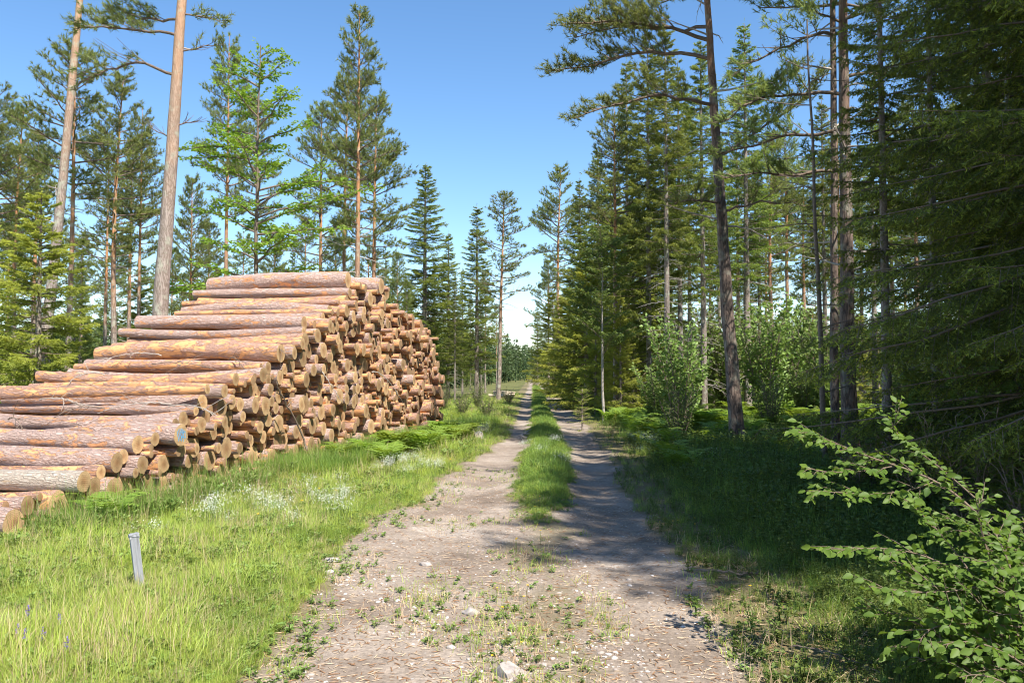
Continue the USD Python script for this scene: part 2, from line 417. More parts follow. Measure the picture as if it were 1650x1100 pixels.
mat('cut_wood', {
    'g': ('texture_coordinate', {}), 'oi': ('object_info', {}),
    'cx': ('math', {'math_type': 'multiply', 'value2': 91.0}), 'off': ('combine_xyz', {}), 'add': ('vector_math', {'math_type': 'add'}),
    'flat': ('mapping', {'scale': (0.0, 1, 1)}),
    'len': ('vector_math', {'math_type': 'length'}),
    'nz': ('noise_texture', {'scale': 9.0, 'detail': 4.0}),
    'rad': ('math', {'math_type': 'multiply_add', 'value2': 0.035}),
    'sc': ('math', {'math_type': 'multiply', 'value2': 420.0}), 'sin': ('math', {'math_type': 'sine'}),
    'heart': ('map_range', {'from_min': 0.035, 'from_max': 0.11, 'to_min': 0.0, 'to_max': 1.0, 'clamp': True}),
    'hc': ('mix_color', {'blend_type': 'mix', 'a': (0.34, 0.19, 0.09), 'b': (0.49, 0.325, 0.17)}),
    'ringm': ('map_range', {'from_min': -1.0, 'from_max': 1.0, 'to_min': 0.76, 'to_max': 1.06}),
    'dn': ('noise_texture', {'scale': 14.0, 'detail': 5.0}),
    'dm': ('map_range', {'from_min': 0.3, 'from_max': 0.7, 'to_min': 0.75, 'to_max': 1.15}),
    'ov': ('map_range', {'from_min': 0.0, 'from_max': 1.0, 'to_min': 0.62, 'to_max': 1.15}),
    'saw': ('wave_texture', {'wave_type': 'bands', 'bands_direction': 'z', 'scale': 14.0, 'distortion': 1.0}),
    'm1': ('math', {'math_type': 'multiply'}), 'm2': ('math', {'math_type': 'multiply'}),
    'h': ('hsv', {'hue': 0.5, 'saturation': 1.0, 'fac': 1.0}),
    'b': ('bump', {'strength': 0.25, 'distance': 0.004}),
    'p': ('principled_bsdf', {'roughness': 0.8, 'specular_ior_level': 0.2})},
    [('oi.random', 'cx.value1'), ('cx.value', 'off.x'), ('g.object', 'add.vector1'), ('off.vector', 'add.vector2'),
     ('g.object', 'flat.vector'), ('flat.vector', 'len.vector1'), ('add.vector', 'nz.vector'), ('nz.fac', 'rad.value1'), ('len.value', 'rad.value3'),
     ('rad.value', 'sc.value1'), ('sc.value', 'sin.value1'), ('rad.value', 'heart.value'), ('heart.result', 'hc.fac'),
     ('sin.value', 'ringm.value'), ('add.vector', 'dn.vector'), ('dn.fac', 'dm.value'), ('oi.random', 'ov.value'),
     ('ringm.result', 'm1.value1'), ('dm.result', 'm1.value2'), ('m1.value', 'm2.value1'), ('ov.result', 'm2.value2'),
     ('hc.result', 'h.color'), ('m2.value', 'h.value'), ('h.color', 'p.base_color'),
     ('add.vector', 'saw.vector'), ('saw.fac', 'b.height'), ('b.normal', 'p.normal')], 'p.BSDF')

mat('weathered_wood', {
    'g': ('texture_coordinate', {}), 'm': ('mapping', {'scale': (60, 60, 4)}),
    'n': ('noise_texture', {'scale': 1.0, 'detail': 6.0, 'roughness': 0.6}),
    'r': ('rgb_ramp', {'ramp': [(0.25, (0.10, 0.10, 0.10)), (0.5, (0.20, 0.205, 0.22)), (0.75, (0.27, 0.275, 0.29))]}),
    'b': ('bump', {'strength': 0.4, 'distance': 0.004}), 'p': ('principled_bsdf', {'roughness': 0.75})},
    [('g.object', 'm.vector'), ('m.vector', 'n.vector'), ('n.fac', 'r.fac'), ('r.color', 'p.base_color'), ('n.fac', 'b.height'), ('b.normal', 'p.normal')], 'p.BSDF')

mat('stone', {
    'g': ('geometry', {}), 'n': ('noise_texture', {'scale': 9.0, 'detail': 8.0, 'roughness': 0.7}),
    'r': ('rgb_ramp', {'ramp': [(0.3, (0.16, 0.135, 0.12)), (0.5, (0.32, 0.28, 0.25)), (0.7, (0.44, 0.40, 0.37))]}),
    'b': ('bump', {'strength': 0.5, 'distance': 0.02}), 'p': ('principled_bsdf', {'roughness': 0.85})},
    [('g.position', 'n.vector'), ('n.fac', 'r.fac'), ('r.color', 'p.base_color'), ('n.fac', 'b.height'), ('b.normal', 'p.normal')], 'p.BSDF')
mat('gravel_stone', {
    'oi': ('object_info', {}),
    'r': ('rgb_ramp', {'ramp': [(0.0, (0.20, 0.16, 0.135)), (0.5, (0.31, 0.26, 0.225)), (0.8, (0.42, 0.375, 0.34)), (1.0, (0.58, 0.55, 0.52))]}),
    'p': ('principled_bsdf', {'roughness': 0.8})}, [('oi.random', 'r.fac'), ('r.color', 'p.base_color')], 'p.BSDF')

# forest track: bare earth with grit, needle litter and pale limestone patches; 'tint' = how bare it is
mat('track_earth', {
    'g': ('geometry', {}),
    'n1': ('noise_texture', {'scale': 0.8, 'detail': 6.0, 'roughness': 0.6}),
    'n2': ('noise_texture', {'scale': 30.0, 'detail': 6.0, 'roughness': 0.7}),
    'n3': ('noise_texture', {'scale': 4.0, 'detail': 5.0, 'roughness': 0.7}),
    'r': ('rgb_ramp', {'ramp': [(0.30, (0.160, 0.120, 0.090)), (0.45, (0.240, 0.190, 0.148)), (0.6, (0.31, 0.255, 0.207)), (0.75, (0.39, 0.345, 0.30))]}),
    'n2m': ('map_range', {'from_min': 0.25, 'from_max': 0.75, 'to_min': 0.55, 'to_max': 1.35}),
    'n3m': ('map_range', {'from_min': 0.3, 'from_max': 0.7, 'to_min': 0.8, 'to_max': 1.15}),
    'mm': ('math', {'math_type': 'multiply'}),
    'h': ('hsv', {'hue': 0.5, 'saturation': 1.0, 'fac': 1.0}),
    'v': ('voronoi_texture', {'scale': 34.0, 'feature': 'f1'}),
    'vc': ('separate_color', {}),
    'vt': ('math', {'math_type': 'greater_than', 'value2': 0.90}),
    'vd': ('math', {'math_type': 'less_than', 'value2': 0.33}),
    'vm': ('math', {'math_type': 'multiply'}),
    'pm': ('map_range', {'from_min': 0.46, 'from_max': 0.58, 'to_min': 0.25, 'to_max': 1.0, 'clamp': True}),
    'vm2': ('math', {'math_type': 'multiply'}),
    'peb': ('mix_color', {'blend_type': 'mix', 'b': (0.60, 0.56, 0.52)}),
    'a': ('attribute', {'attribute': 'tint'}),
    'soil': ('mix_color', {'blend_type': 'mix', 'a': (0.15, 0.125, 0.06)}),
    'b': ('bump', {'strength': 0.7, 'distance': 0.03}),
    'ba': ('math', {'math_type': 'add'}),
    'p': ('principled_bsdf', {'roughness': 0.9, 'specular_ior_level': 0.2})},
    [('g.position', 'n1.vector'), ('g.position', 'n2.vector'), ('g.position', 'n3.vector'), ('g.position', 'v.vector'),
     ('n1.fac', 'r.fac'), ('r.color', 'h.color'), ('n2.fac', 'n2m.value'), ('n3.fac', 'n3m.value'), ('n2m.result', 'mm.value1'), ('n3m.result', 'mm.value2'),
     ('mm.value', 'h.value'), ('v.color', 'vc.color'), ('vc.r', 'vt.value1'), ('v.distance', 'vd.value1'), ('vt.value', 'vm.value1'), ('vd.value', 'vm.value2'),
     ('n3.fac', 'pm.value'), ('pm.result', 'vm2.value1'), ('vm.value', 'vm2.value2'), ('vm2.value', 'peb.fac'), ('h.color', 'peb.a'),
     ('a.fac', 'soil.fac'), ('peb.result', 'soil.b'), ('soil.result', 'p.base_color'),
     ('n2.fac', 'ba.value1'), ('vm2.value', 'ba.value2'), ('ba.value', 'b.height'), ('b.normal', 'p.normal')], 'p.BSDF')
mat('forest_floor', {
    'g': ('geometry', {}),
    'n1': ('noise_texture', {'scale': 0.35, 'detail': 6.0}), 'n2': ('noise_texture', {'scale': 18.0, 'detail': 6.0, 'roughness': 0.7}),
    'r': ('rgb_ramp', {'ramp': [(0.30, (0.085, 0.085, 0.032)), (0.45, (0.11, 0.12, 0.04)), (0.60, (0.135, 0.13, 0.052)), (0.75, (0.18, 0.15, 0.085))]}),
    'm': ('map_range', {'from_min': 0.25, 'from_max': 0.75, 'to_min': 0.5, 'to_max': 1.4}),
    'h': ('hsv', {'hue': 0.5, 'saturation': 1.0, 'fac': 1.0}),
    'b': ('bump', {'strength': 0.8, 'distance': 0.06}), 'p': ('principled_bsdf', {'roughness': 0.95, 'specular_ior_level': 0.1})},
    [('g.position', 'n1.vector'), ('g.position', 'n2.vector'), ('n1.fac', 'r.fac'), ('r.color', 'h.color'), ('n2.fac', 'm.value'), ('m.result', 'h.value'),
     ('h.color', 'p.base_color'), ('n2.fac', 'b.height'), ('b.normal', 'p.normal')], 'p.BSDF')

# ------------------------------------------------------------------ the lie of the land
_Y = np.array([-6, 4.2, 5.25, 7.0, 8.45, 9.6, 10.6, 13.3, 15.3, 21.7, 37, 80, 150, 400.])
_LL = np.array([-1.50, -1.55, -1.56, -1.60, -1.62, -1.38, -1.10, -0.95, -0.70, -0.12, 0.32, 1.45, 3.2, 9.0])   # left edge of left rut
_LR = np.array([0.05, 0.05, 0.05, 0.08, 0.10, 0.10, 0.06, 0.13, 0.24, 0.50, 0.93, 2.1, 3.8, 9.6])
_RL = np.array([0.30, 0.32, 0.34, 0.40, 0.55, 0.66, 0.73, 0.95, 1.12, 1.30, 1.72, 3.0, 4.7, 10.4])
_RR = np.array([1.34, 1.34, 1.27, 1.50, 1.53, 1.56, 1.59, 1.69, 1.88, 2.20, 2.56, 3.7, 5.3, 11.])


def edges(y):
    return [np.interp(y, _Y, e) for e in (_LL, _LR, _RL, _RR)]


def sstep(a, b, x):
    t = np.clip((x - a) / (b - a), 0, 1)
    return t * t * (3 - 2 * t)


def bare(x, y):
    """1 where the track is bare earth, 0 where it is overgrown."""
    x, y = np.asarray(x, float), np.asarray(y, float)
    ll, lr, rl, rr = edges(y)
    q = np.stack([x * 2.2, y * 1.3, 0 * x], -1)
    j = (meshkit.fbm(q, 4, 5) - 0.5) * 0.75
    s = 0.10
    left = sstep(-s, s, x - ll + j) * sstep(-s, s, lr - x + j)
    right = sstep(-s, s, x - rl + j) * sstep(-s, s, rr - x + j)
    b = np.maximum(left, right)
    mid = sstep(-s, s, x - lr + 0.3) * sstep(-s, s, rl + 0.3 - x)       # near the camera the strip between the ruts is thin
    n = meshkit.fbm(np.stack([x * 1.6, y * 1.2, 0 * x + 9], -1), 4, 11)
    near = (1 - sstep(8.0, 9.6, y)) * (0.45 + 0.55 * sstep(0.42, 0.6, n))
    return np.maximum(b, mid * near)


def height(x, y):
    x, y = np.asarray(x, float), np.asarray(y, float)
    ll, lr, rl, rr = edges(y)
    c = (ll + rr) / 2
    rut = np.exp(-((x - (ll + lr) / 2) / 0.35) ** 2) + np.exp(-((x - (rl + rr) / 2) / 0.35) ** 2)
    h = -0.045 * rut * sstep(5, 10, y)
    h = h + 0.06 * np.exp(-((x - (lr + rl) / 2) / 0.3) ** 2) * sstep(8, 12, y)
    off = np.abs(x - c)
    h = h + np.where(x < c, -0.10, 0.06) * sstep(1.5, 2.8, off) * sstep(3, 6, y)
    q = np.stack([x * 0.5, y * 0.5, 0 * x], -1)
    h = h + (meshkit.fbm(q, 3, 3) - 0.5) * 0.12 * sstep(1.2, 3.0, off)
    h = h + (meshkit.noise(np.stack([x * 5, y * 5, 0 * x], -1), 8) - 0.5) * 0.02
    h = h + 9.0 * sstep(230, 600, y) + 0.0
    return h


def gz(x, y):
    return float(height(np.array([x]), np.array([y]))[0])


def ys_list():
    y, out = -8.0, []
    while y < 900:
        out.append(y)
        y += 0.3 if y < 3 else max(0.07, 0.012 * y) if y < 60 else 0.04 * y
    return np.array(out)


ys = ys_list()
vs_road = np.linspace(0, 1, 61)
ll, lr, rl, rr = edges(ys)
XR = (ll - 0.8)[:, None] + (rr - ll + 1.6)[:, None] * vs_road[None]
_g = np.concatenate([[0], np.cumsum(np.geomspace(0.12, 120, 46))])
XL = (ll - 0.8)[:, None] - _g[None, ::-1]
XG = (rr + 0.8)[:, None] + _g[None]


def sheet(X):
    Y = np.repeat(ys[:, None], X.shape[1], 1)
    v = np.stack([X, Y, height(X, Y)], -1).reshape(-1, 3)
    n, m = X.shape
    i = np.arange(n - 1)[:, None] * m + np.arange(m - 1)[None]
    i = i.ravel()
    f = np.concatenate([np.stack([i, i + 1, i + m + 1], 1), np.stack([i, i + m + 1, i + m], 1)])
    return v, f


v, f = sheet(XR)
tag(obj('road', (v, f), 'track_earth', smooth=True, tint=bare(v[:, 0], v[:, 1])), 'two-rut earth and gravel forest track running straight to the horizon', kind='structure')
_gm = MB().add(sheet(XL)).add(sheet(XG))
tag(obj('ground', _gm.get(), 'forest_floor', smooth=True), 'grassy verge and forest floor on both sides of the track', kind='structure')


def PX(px, d):
    return (px - 825) / 1300 * d


def PZ(py, d):
    return EYE + (604 - py) / 1300 * d


def face_x(d):
    return -5.0 + 0.18 * (d - 9)


# ------------------------------------------------------------------ conifers
def trunk_path(H, rng, lean=(0.0, 0.0), wob=0.012, n=18, bend=0.0):
    z = np.linspace(-0.15, H, n)
    x = lean[0] * z + np.cumsum(rng.normal(0, wob, n)) * 0.5 + bend * np.sin(z / H * np.pi)
    y = lean[1] * z + np.cumsum(rng.normal(0, wob, n)) * 0.5
    x, y = x - np.interp(0, z, x), y - np.interp(0, z, y)
    return np.stack([x, y, z], 1)


def trunk_radius(z, H, r0):
    t = np.clip(z / H, 0, 1)
    return r0 * (1 - t) ** 0.8 * 0.92 + 0.012 + r0 * 0.35 * np.exp(-np.maximum(z, 0) / 0.35)


def at_height(path, z):
    return np.array([np.interp(z, path[:, 2], path[:, 0]), np.interp(z, path[:, 2], path[:, 1]), z])


def bough(p0, az, L, rise, droop, rng, n=7, wig=0.05):
    s = np.linspace(0, 1, n)
    d = np.array([math.cos(az), math.sin(az), 0])
    sidev = np.array([-d[1], d[0], 0])
    w = np.cumsum(rng.normal(0, wig, n)) * L * 0.35
    w -= w[0]
    zz = np.cumsum(rng.normal(0, wig, n)) * L * 0.2
    zz -= zz[0]
    return p0 + d * (s * L)[:, None] + sidev * w[:, None] + UP * ((rise * s + droop * s * s) * L + zz)[:, None]


def at_s(pts, s):
    t = np.clip(s, 0, 1) * (len(pts) - 1)
    i = min(int(t), len(pts) - 2)
    return pts[i] + (pts[i + 1] - pts[i]) * (t - i), norm(pts[i + 1] - pts[i])


def pine_bough(wood, tp, td, pts, r0, rng, L, foliage=1.0, sub=None, gap=0.10, start=0.3):
    """Side twigs and the needle tufts along them; appends to wood, and to the tuft lists."""
    wood.add(tube(pts, np.linspace(r0, max(0.006, r0 * 0.22), len(pts)), 5))
    nsub = sub or int(5 + L * 4.5)
    for k in range(nsub):
        s = start + (1 - start) * (k + rng.uniform(0, 1)) / nsub
        p, d = at_s(pts, s)
        side = norm(np.cross(d, UP)) * (1 if k % 2 else -1)
        ln = (0.20 + 0.34 * L * (1.15 - s)) * rng.uniform(0.7, 1.2)
        dr = norm(d * rng.uniform(0.5, 1.0) + side * rng.uniform(0.5, 1.0) + UP * rng.uniform(-0.05, 0.5))
        q = np.array([p, p + dr * ln * 0.5 + UP * 0.02 * ln, p + dr * ln + UP * 0.16 * ln])
        wood.add(tube(q, [max(0.006, r0 * 0.35), 0.006, 0.004], 3))
        if rng.uniform() > foliage:
            continue
        m = max(2, int(ln / gap))
        ss = np.linspace(0.25, 1, m)
        tp.append(p + (q[2] - p) * ss[:, None] + rng.normal(0, 0.045, (m, 3)))
        td.append(norm(dr + UP * 0.45 + rng.normal(0, 0.4, (m, 3))))
    if foliage > 0.2:
        p, d = at_s(pts, 1)
        tp.append(p + rng.normal(0, 0.05, (3, 3)))
        td.append(norm(d + UP * 0.4 + rng.normal(0, 0.3, (3, 3))))


def tufts(tp, td, rng, k=11, L=(0.09, 0.15), w=0.016, spread=0.75):
    p = np.repeat(tp, k, 0)
    d = norm(np.repeat(td, k, 0) + rng.normal(0, spread, (len(p), 3)) * 0.8)
    n = len(p)
    base = p + np.repeat(td, k, 0) * rng.uniform(-0.06, 0.06, (n, 1))
    vf = blades(base, d, rng.uniform(L[0], L[1], n), w, rng)
    t = np.repeat(np.clip(rng.normal(0.45, 0.25, len(tp)), 0, 1), k)
    t = np.clip(t + rng.normal(0, 0.12, n), 0, 1)
    return vf, np.repeat(t, 3)


def make_pine(parent, seed, H, r0, cb=0.5, spread=2.0, lean=(0, 0), bend=0.0, bark='pine_bark', foliage=1.0, dead=8, k=12, w=0.027,
              extra=(), sides=10, rings=18, gap=0.125, skip=0.18, wob=0.012, dead_len=(0.3, 1.1), needle=(0.12, 0.20), separate=False):
    rng = np.random.default_rng(seed)
    path = trunk_path(H, rng, lean, wob, rings, bend)
    rad = trunk_radius(path[:, 2], H, r0)
    tv, tf = tube(path, rad, sides, wob=0.06, seed=seed)
    obj('trunk', (tv, tf), bark, parent, True, tint=np.clip(tv[:, 2] / H, 0, 1))
    wood, snag, tp, td = MB(), MB(), [], []
    z, az = cb * H, rng.uniform(0, 6.28)
    while z < H * 0.985:
        t = (z - cb * H) / (H - cb * H)
        for _ in range(rng.integers(3, 5)):
            az += 2.4 + rng.normal(0, 0.4)
            if rng.uniform() < skip:
                continue
            L = spread * min(1.0, (1 - t) * 1.35) ** 0.85 * (0.55 + 0.45 * min(1, t * 3.5)) * rng.uniform(0.55, 1.12) + 0.18
            rise = rng.uniform(0.0, 0.35) + 0.75 * t * t
            pts = bough(at_height(path, z + rng.uniform(-.08, .08)), az, L, rise, rng.uniform(-0.15, 0.25), rng)
            pine_bough(wood, tp, td, pts, 0.014 + 0.013 * L, rng, L, foliage, gap=gap)
        z += rng.uniform(0.28, 0.46) * (H / 15) ** 0.5 * (1.15 - 0.45 * t)
    for (zb, a, L, rise, droop, fol) in extra:
        pts = bough(at_height(path, zb), math.radians(a), L, rise, droop, rng, n=12, wig=0.07)
        one = MB() if separate else wood
        pine_bough(one, tp, td, pts, 0.014 + 0.010 * L, rng, L, fol, sub=int(6 + 7 * L), gap=gap * 0.8, start=0.22)
        if separate:
            obj('branch', one.get(), 'branch_bark', parent, True)
    tp.append(at_height(path, H)[None] + rng.normal(0, 0.05, (4, 3)))
    td.append(norm(UP + rng.normal(0, 0.3, (4, 3))))
    for _ in range(dead):
        zz = rng.uniform(0.22, cb + 0.05) * H
        L = rng.uniform(*dead_len)
        pts = bough(at_height(path, zz), rng.uniform(0, 6.28), L, rng.uniform(-0.1, 0.5), rng.uniform(-0.5, 0.3), rng, n=5, wig=0.12)
        snag.add(tube(pts, np.linspace(0.016 + 0.008 * L, 0.004, 5), 4))
        for q in range(rng.integers(0, 4)):
            p, d = at_s(pts, rng.uniform(0.35, 0.95))
            e = p + norm(d + rng.normal(0, 0.6, 3)) * L * rng.uniform(0.15, 0.4)
            snag.add(tube([p, (p + e) / 2 + rng.normal(0, .02, 3), e], [0.007, 0.005, 0.003], 3))
        if separate:
            obj('dead_branch', snag.get(), 'grey_twig', parent, True)
            snag = MB()
    obj('branches', wood.get(), 'branch_bark', parent, True)
    if snag.n:
        obj('dead_branches', snag.get(), 'grey_twig', parent, True)
    vf, tint = tufts(np.vstack(tp), np.vstack(td), rng, k, w=w, L=needle)
    obj('crown', vf, 'pine_needles', parent, tint=tint)


def needles_along(a, b, n, rng, L, w, spread=0.8, fwd=0.9):
    """n needles spread along each segment a[i]..b[i]."""
    m = len(a)
    s = rng.uniform(0, 1, (m, n, 1))
    p = (a[:, None] + (b - a)[:, None] * s).reshape(-1, 3)
    d = norm(np.repeat(norm(b - a), n, 0) * fwd + rng.normal(0, spread, (m * n, 3)))
    return blades(p, d, rng.uniform(L[0], L[1], m * n), w, rng)


def make_spruce(parent, seed, H, r0, cb=0.08, spread=1.9, twig_gap=0.085, npt=15, needle=(0.065, 0.11), w=0.030, droop=0.85, bare_dead=0,
                mat_name='spruce_needles', bark='spruce_bark', lean=(0, 0), whorl=0.27, per=6, top=0.99, tip=0.35, sides=8, power=0.8, skip=0.12):
    rng = np.random.default_rng(seed)
    path = trunk_path(H, rng, lean, 0.006, 14)
    tv, tf = tube(path, trunk_radius(path[:, 2], H, r0), sides, wob=0.04, seed=seed)
    obj('trunk', (tv, tf), bark, parent, True, tint=np.clip(tv[:, 2] / H, 0, 1) * 0.2)
    wood, A, B, T = MB(), [], [], []
    z, az = cb * H, 0.0
    while z < H * top:
        t = (z - cb * H) / (H - cb * H)
        Lm = spread * (1 - t) ** power * (0.75 + 0.25 * min(1, t * 5)) + 0.12
        for _ in range(per if t < 0.85 else per - 1):
            az += 2 * np.pi / per + rng.normal(0, 0.35)
            if rng.uniform() < skip + 0.25 * (meshkit.noise(np.array([z * 0.9, math.cos(az), math.sin(az)]), seed) > 0.62):
                continue
            L = Lm * rng.uniform(0.5, 1.15)
            up = 0.55 * t + rng.uniform(-0.12, 0.1)
            pts = bough(at_height(path, min(H - .1, z + rng.uniform(-.3, .3))), az, L, up + rng.uniform(-.16, .16) - 0.22 * (1 - t), -0.12 * (1 - t) + 0.22 * (1 - t), rng, n=5, wig=0.03)
            wood.add(tube(pts, np.linspace(0.010 + 0.010 * L, 0.004, 5), 4))
            m = max(3, int(L * 0.85 / twig_gap))
            for k in range(m):
                s = 0.15 + 0.85 * (k + rng.uniform()) / m
                p, d = at_s(pts, s)
                side = norm(np.cross(d, UP))
                for sg in (1, -1):
                    ln = (0.10 + 0.42 * L * (1.08 - s)) * rng.uniform(0.6, 1.15)
                    dr = norm(d * rng.uniform(0.6, 1.0) + side * sg * rng.uniform(0.5, 0.9) - UP * droop * rng.uniform(0.1, 1.4) * (1 - 0.75 * t))
                    A.append(p)
                    B.append(p + dr * ln)
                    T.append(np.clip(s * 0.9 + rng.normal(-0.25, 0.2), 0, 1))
            A.append(at_s(pts, 0.75)[0])
            B.append(pts[-1] + norm(pts[-1] - pts[-2]) * 0.08)
            T.append(rng.uniform(0.5, 1))
        z += whorl * rng.uniform(0.75, 1.25) * (1.1 - 0.5 * t)
    A.append(at_height(path, H * 0.97))
    B.append(at_height(path, H) + UP * 0.25)
    T.append(0.8)
    obj('branches', wood.get(), 'branch_bark', parent, True)
    if bare_dead:
        snag = MB()
        for _ in range(bare_dead):
            pts = bough(at_height(path, rng.uniform(0.08, cb) * H), rng.uniform(0, 6.28), rng.uniform(0.4, 1.5), rng.uniform(-0.1, 0.15), -0.25, rng, n=5, wig=0.08)
            snag.add(tube(pts, np.linspace(0.012, 0.004, 5), 3))
            for q in range(3):
                p, d = at_s(pts, rng.uniform(0.3, 0.9))
                snag.add(tube([p, p + norm(d + rng.normal(0, 0.5, 3)) * 0.3], [0.005, 0.003], 3))
        obj('dead_branches', snag.get(), 'grey_twig', parent, True)
    A, B, T = np.array(A), np.array(B), np.array(T)
    vf = needles_along(A, B, npt, rng, needle, w)
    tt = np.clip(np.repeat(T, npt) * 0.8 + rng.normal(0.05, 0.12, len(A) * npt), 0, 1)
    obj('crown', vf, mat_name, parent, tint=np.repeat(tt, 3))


# library of trees, each several metres tall; copies refer to them
for nm, kw in {
    'pine_a': dict(seed=1, H=15, r0=0.15, cb=0.50, spread=2.1, bend=0.25),
    'pine_b': dict(seed=2, H=16, r0=0.15, cb=0.52, spread=1.9, dead=10),
    'pine_c': dict(seed=3, H=15, r0=0.14, cb=0.60, spread=2.4, bend=-0.2, dead=12),
    'pine_d': dict(seed=4, H=15, r0=0.13, cb=0.45, spread=2.2, foliage=0.55, dead=14, skip=0.3),
    'pine_e': dict(seed=5, H=12, r0=0.12, cb=0.32, spread=1.9, dead=4),
    'pine_g': dict(seed=7, H=16, r0=0.15, cb=0.80, spread=1.7, dead=10),
    'pine_f': dict(seed=6, H=16, r0=0.16, cb=0.42, spread=1.7, dead=16, dead_len=(0.6, 1.6), bark='pine_bark'),
}.items():
    make_pine(lib(nm), **kw)
for nm, kw in {
    'spruce_a': dict(seed=11, H=16, r0=0.15, cb=0.10, spread=2.1),
    'spruce_b': dict(seed=12, H=15, r0=0.14, cb=0.16, spread=1.6, per=5),
    'spruce_c': dict(seed=13, H=17, r0=0.16, cb=0.34, spread=1.8, bare_dead=45, per=5),
    'spruce_d': dict(seed=14, H=18, r0=0.16, cb=0.42, spread=1.7, bare_dead=60, per=5),
    'spruce_e': dict(seed=15, H=10, r0=0.12, cb=0.03, spread=2.2, droop=0.8, npt=18),
    'spruce_g': dict(seed=17, H=10, r0=0.12, cb=0.03, spread=2.4, droop=1.0, npt=18, mat_name='young_spruce_needles', twig_gap=0.075, skip=0.2),
    'spruce_f': dict(seed=16, mat_name='young_spruce_needles', H=2.0, r0=0.03, cb=0.05, spread=0.8, whorl=0.16, twig_gap=0.07, npt=12, needle=(0.025, 0.045), w=0.008, droop=0.1),
}.items():
    make_spruce(lib(nm), **kw)

LIBH = dict(pine_a=15, pine_b=16, pine_c=15, pine_d=15, pine_e=12, pine_f=16, pine_g=16, spruce_a=16, spruce_b=15, spruce_c=17, spruce_d=18, spruce_e=10, spruce_g=10, spruce_f=2.0)
_trng = np.random.default_rng(77)


def tree(kind, px, d, top, label, name=None, group=None, wide=1.0, rot=None, tilt=(0.0, 0.0)):
    x = PX(px, d)
    s = PZ(top, d) / LIBH[kind]
    nm = name or ('pine_tree' if kind.startswith('pine') else 'spruce_tree')
    cat = 'pine tree' if kind.startswith('pine') else 'spruce tree'
    return place(kind, nm, label, cat, (x, d, gz(x, d) - 0.05), _trng.uniform(0, 360) if rot is None else rot, (s * wide, s * wide, s), tilt, group)


# left side of the track, beyond the log pile
tree('pine_c', 108, 28, 55, 'pine with a thin reddish trunk right behind the leaning pine at far left')
tree('pine_a', 28, 36, 165, 'pine with a rounded crown left of the leaning pine', wide=0.9)
tree('pine_b', -14, 33, 125, 'pine half cut off by the left edge of the photo')
tree('pine_e', 52, 44, 215, 'short pine between the two left edge pines, farther back')
tree('pine_a', 190, 34, 113, 'crooked orange trunked pine between the two big leaning trunks', rot=200)
tree('pine_b', 222, 37, 165, 'slim pine close to the right of the crooked orange pine', wide=0.75)
tree('pine_d', 168, 41, 240, 'sparse pine just left of the crooked orange pine')
tree('pine_f', 207, 46, 235, 'distant pine seen low between the crooked pine and the big grey trunk')
tree('pine_e', 305, 46, 285, 'distant pine right of the big grey trunk, low against the sky', wide=0.8)
tree('pine_b', 362, 32, 42, 'tall pine behind the bright young beech, its dark crown above the leaves', wide=0.72)
tree('pine_e', 335, 55, 360, 'small far pine under the left boughs of the young beech')
tree('pine_c', 408, 40, 150, 'pine hidden behind the middle of the young beech', wide=0.7)
tree('pine_d', 515, 36, 160, 'thin half bare pine between the beech and the tallest pine')
tree('pine_f', 574, 29, -3, 'tallest orange trunked pine rising straight behind the top of the log pile', wide=0.85, rot=30)
tree('pine_a', 604, 33, 150, 'dark trunked pine with dead lower limbs right of the tallest pine', wide=0.95, rot=120)
tree('pine_c', 559, 37, 110, 'pine with a dark stem close to the left of the tallest pine', wide=0.8)
tree('spruce_a', 684, 55, 262, 'broad pointed spruce standing right of the log pile, highest of the mid row', wide=1.55)
tree('spruce_b', 722, 57, 372, 'narrow spruce close to the right of the broad pointed spruce', wide=1.25)
tree('spruce_b', 768, 60, 328, 'pointed spruce between the narrow spruce and the roadside pine', wide=1.4)
tree('pine_d', 803, 52, 306, 'roadside pine with long right hand boughs over the end of the track', rot=10, wide=1.25, tilt=(0.0, 1.5))
_bgl = ['spindly', 'grey green', 'bushy', 'ragged', 'slender', 'pale', 'dark', 'stubby']
for k, (kind, px, d, top) in enumerate([('pine_e', 640, 50, 410), ('spruce_c', 700, 64, 420), ('spruce_b', 745, 72, 430), ('pine_b', 782, 78, 440), ('spruce_e', 660, 70, 450),
                                        ('pine_f', 722, 80, 455), ('spruce_c', 775, 66, 470), ('spruce_c', 733, 52, 440), ('spruce_d', 655, 45, 440), ('pine_e', 690, 58, 470),
                                        ('spruce_a', 758, 90, 470), ('pine_b', 800, 95, 490), ('spruce_b', 632, 62, 420)]):
    spot = 'behind the far end of the log pile' if px < 668 else 'around the broad pointed spruce' if px < 728 else 'between the narrow spruce and the roadside pine' if px < 790 else 'beyond the roadside pine'
    tree(kind, px, d, top, f'thin young {"pine" if kind[0] == "p" else "spruce"} {"far off" if d > 65 else "standing"} {spot}', group=f'young {"pines" if kind[0] == "p" else "spruces"} {spot}', wide=0.85)
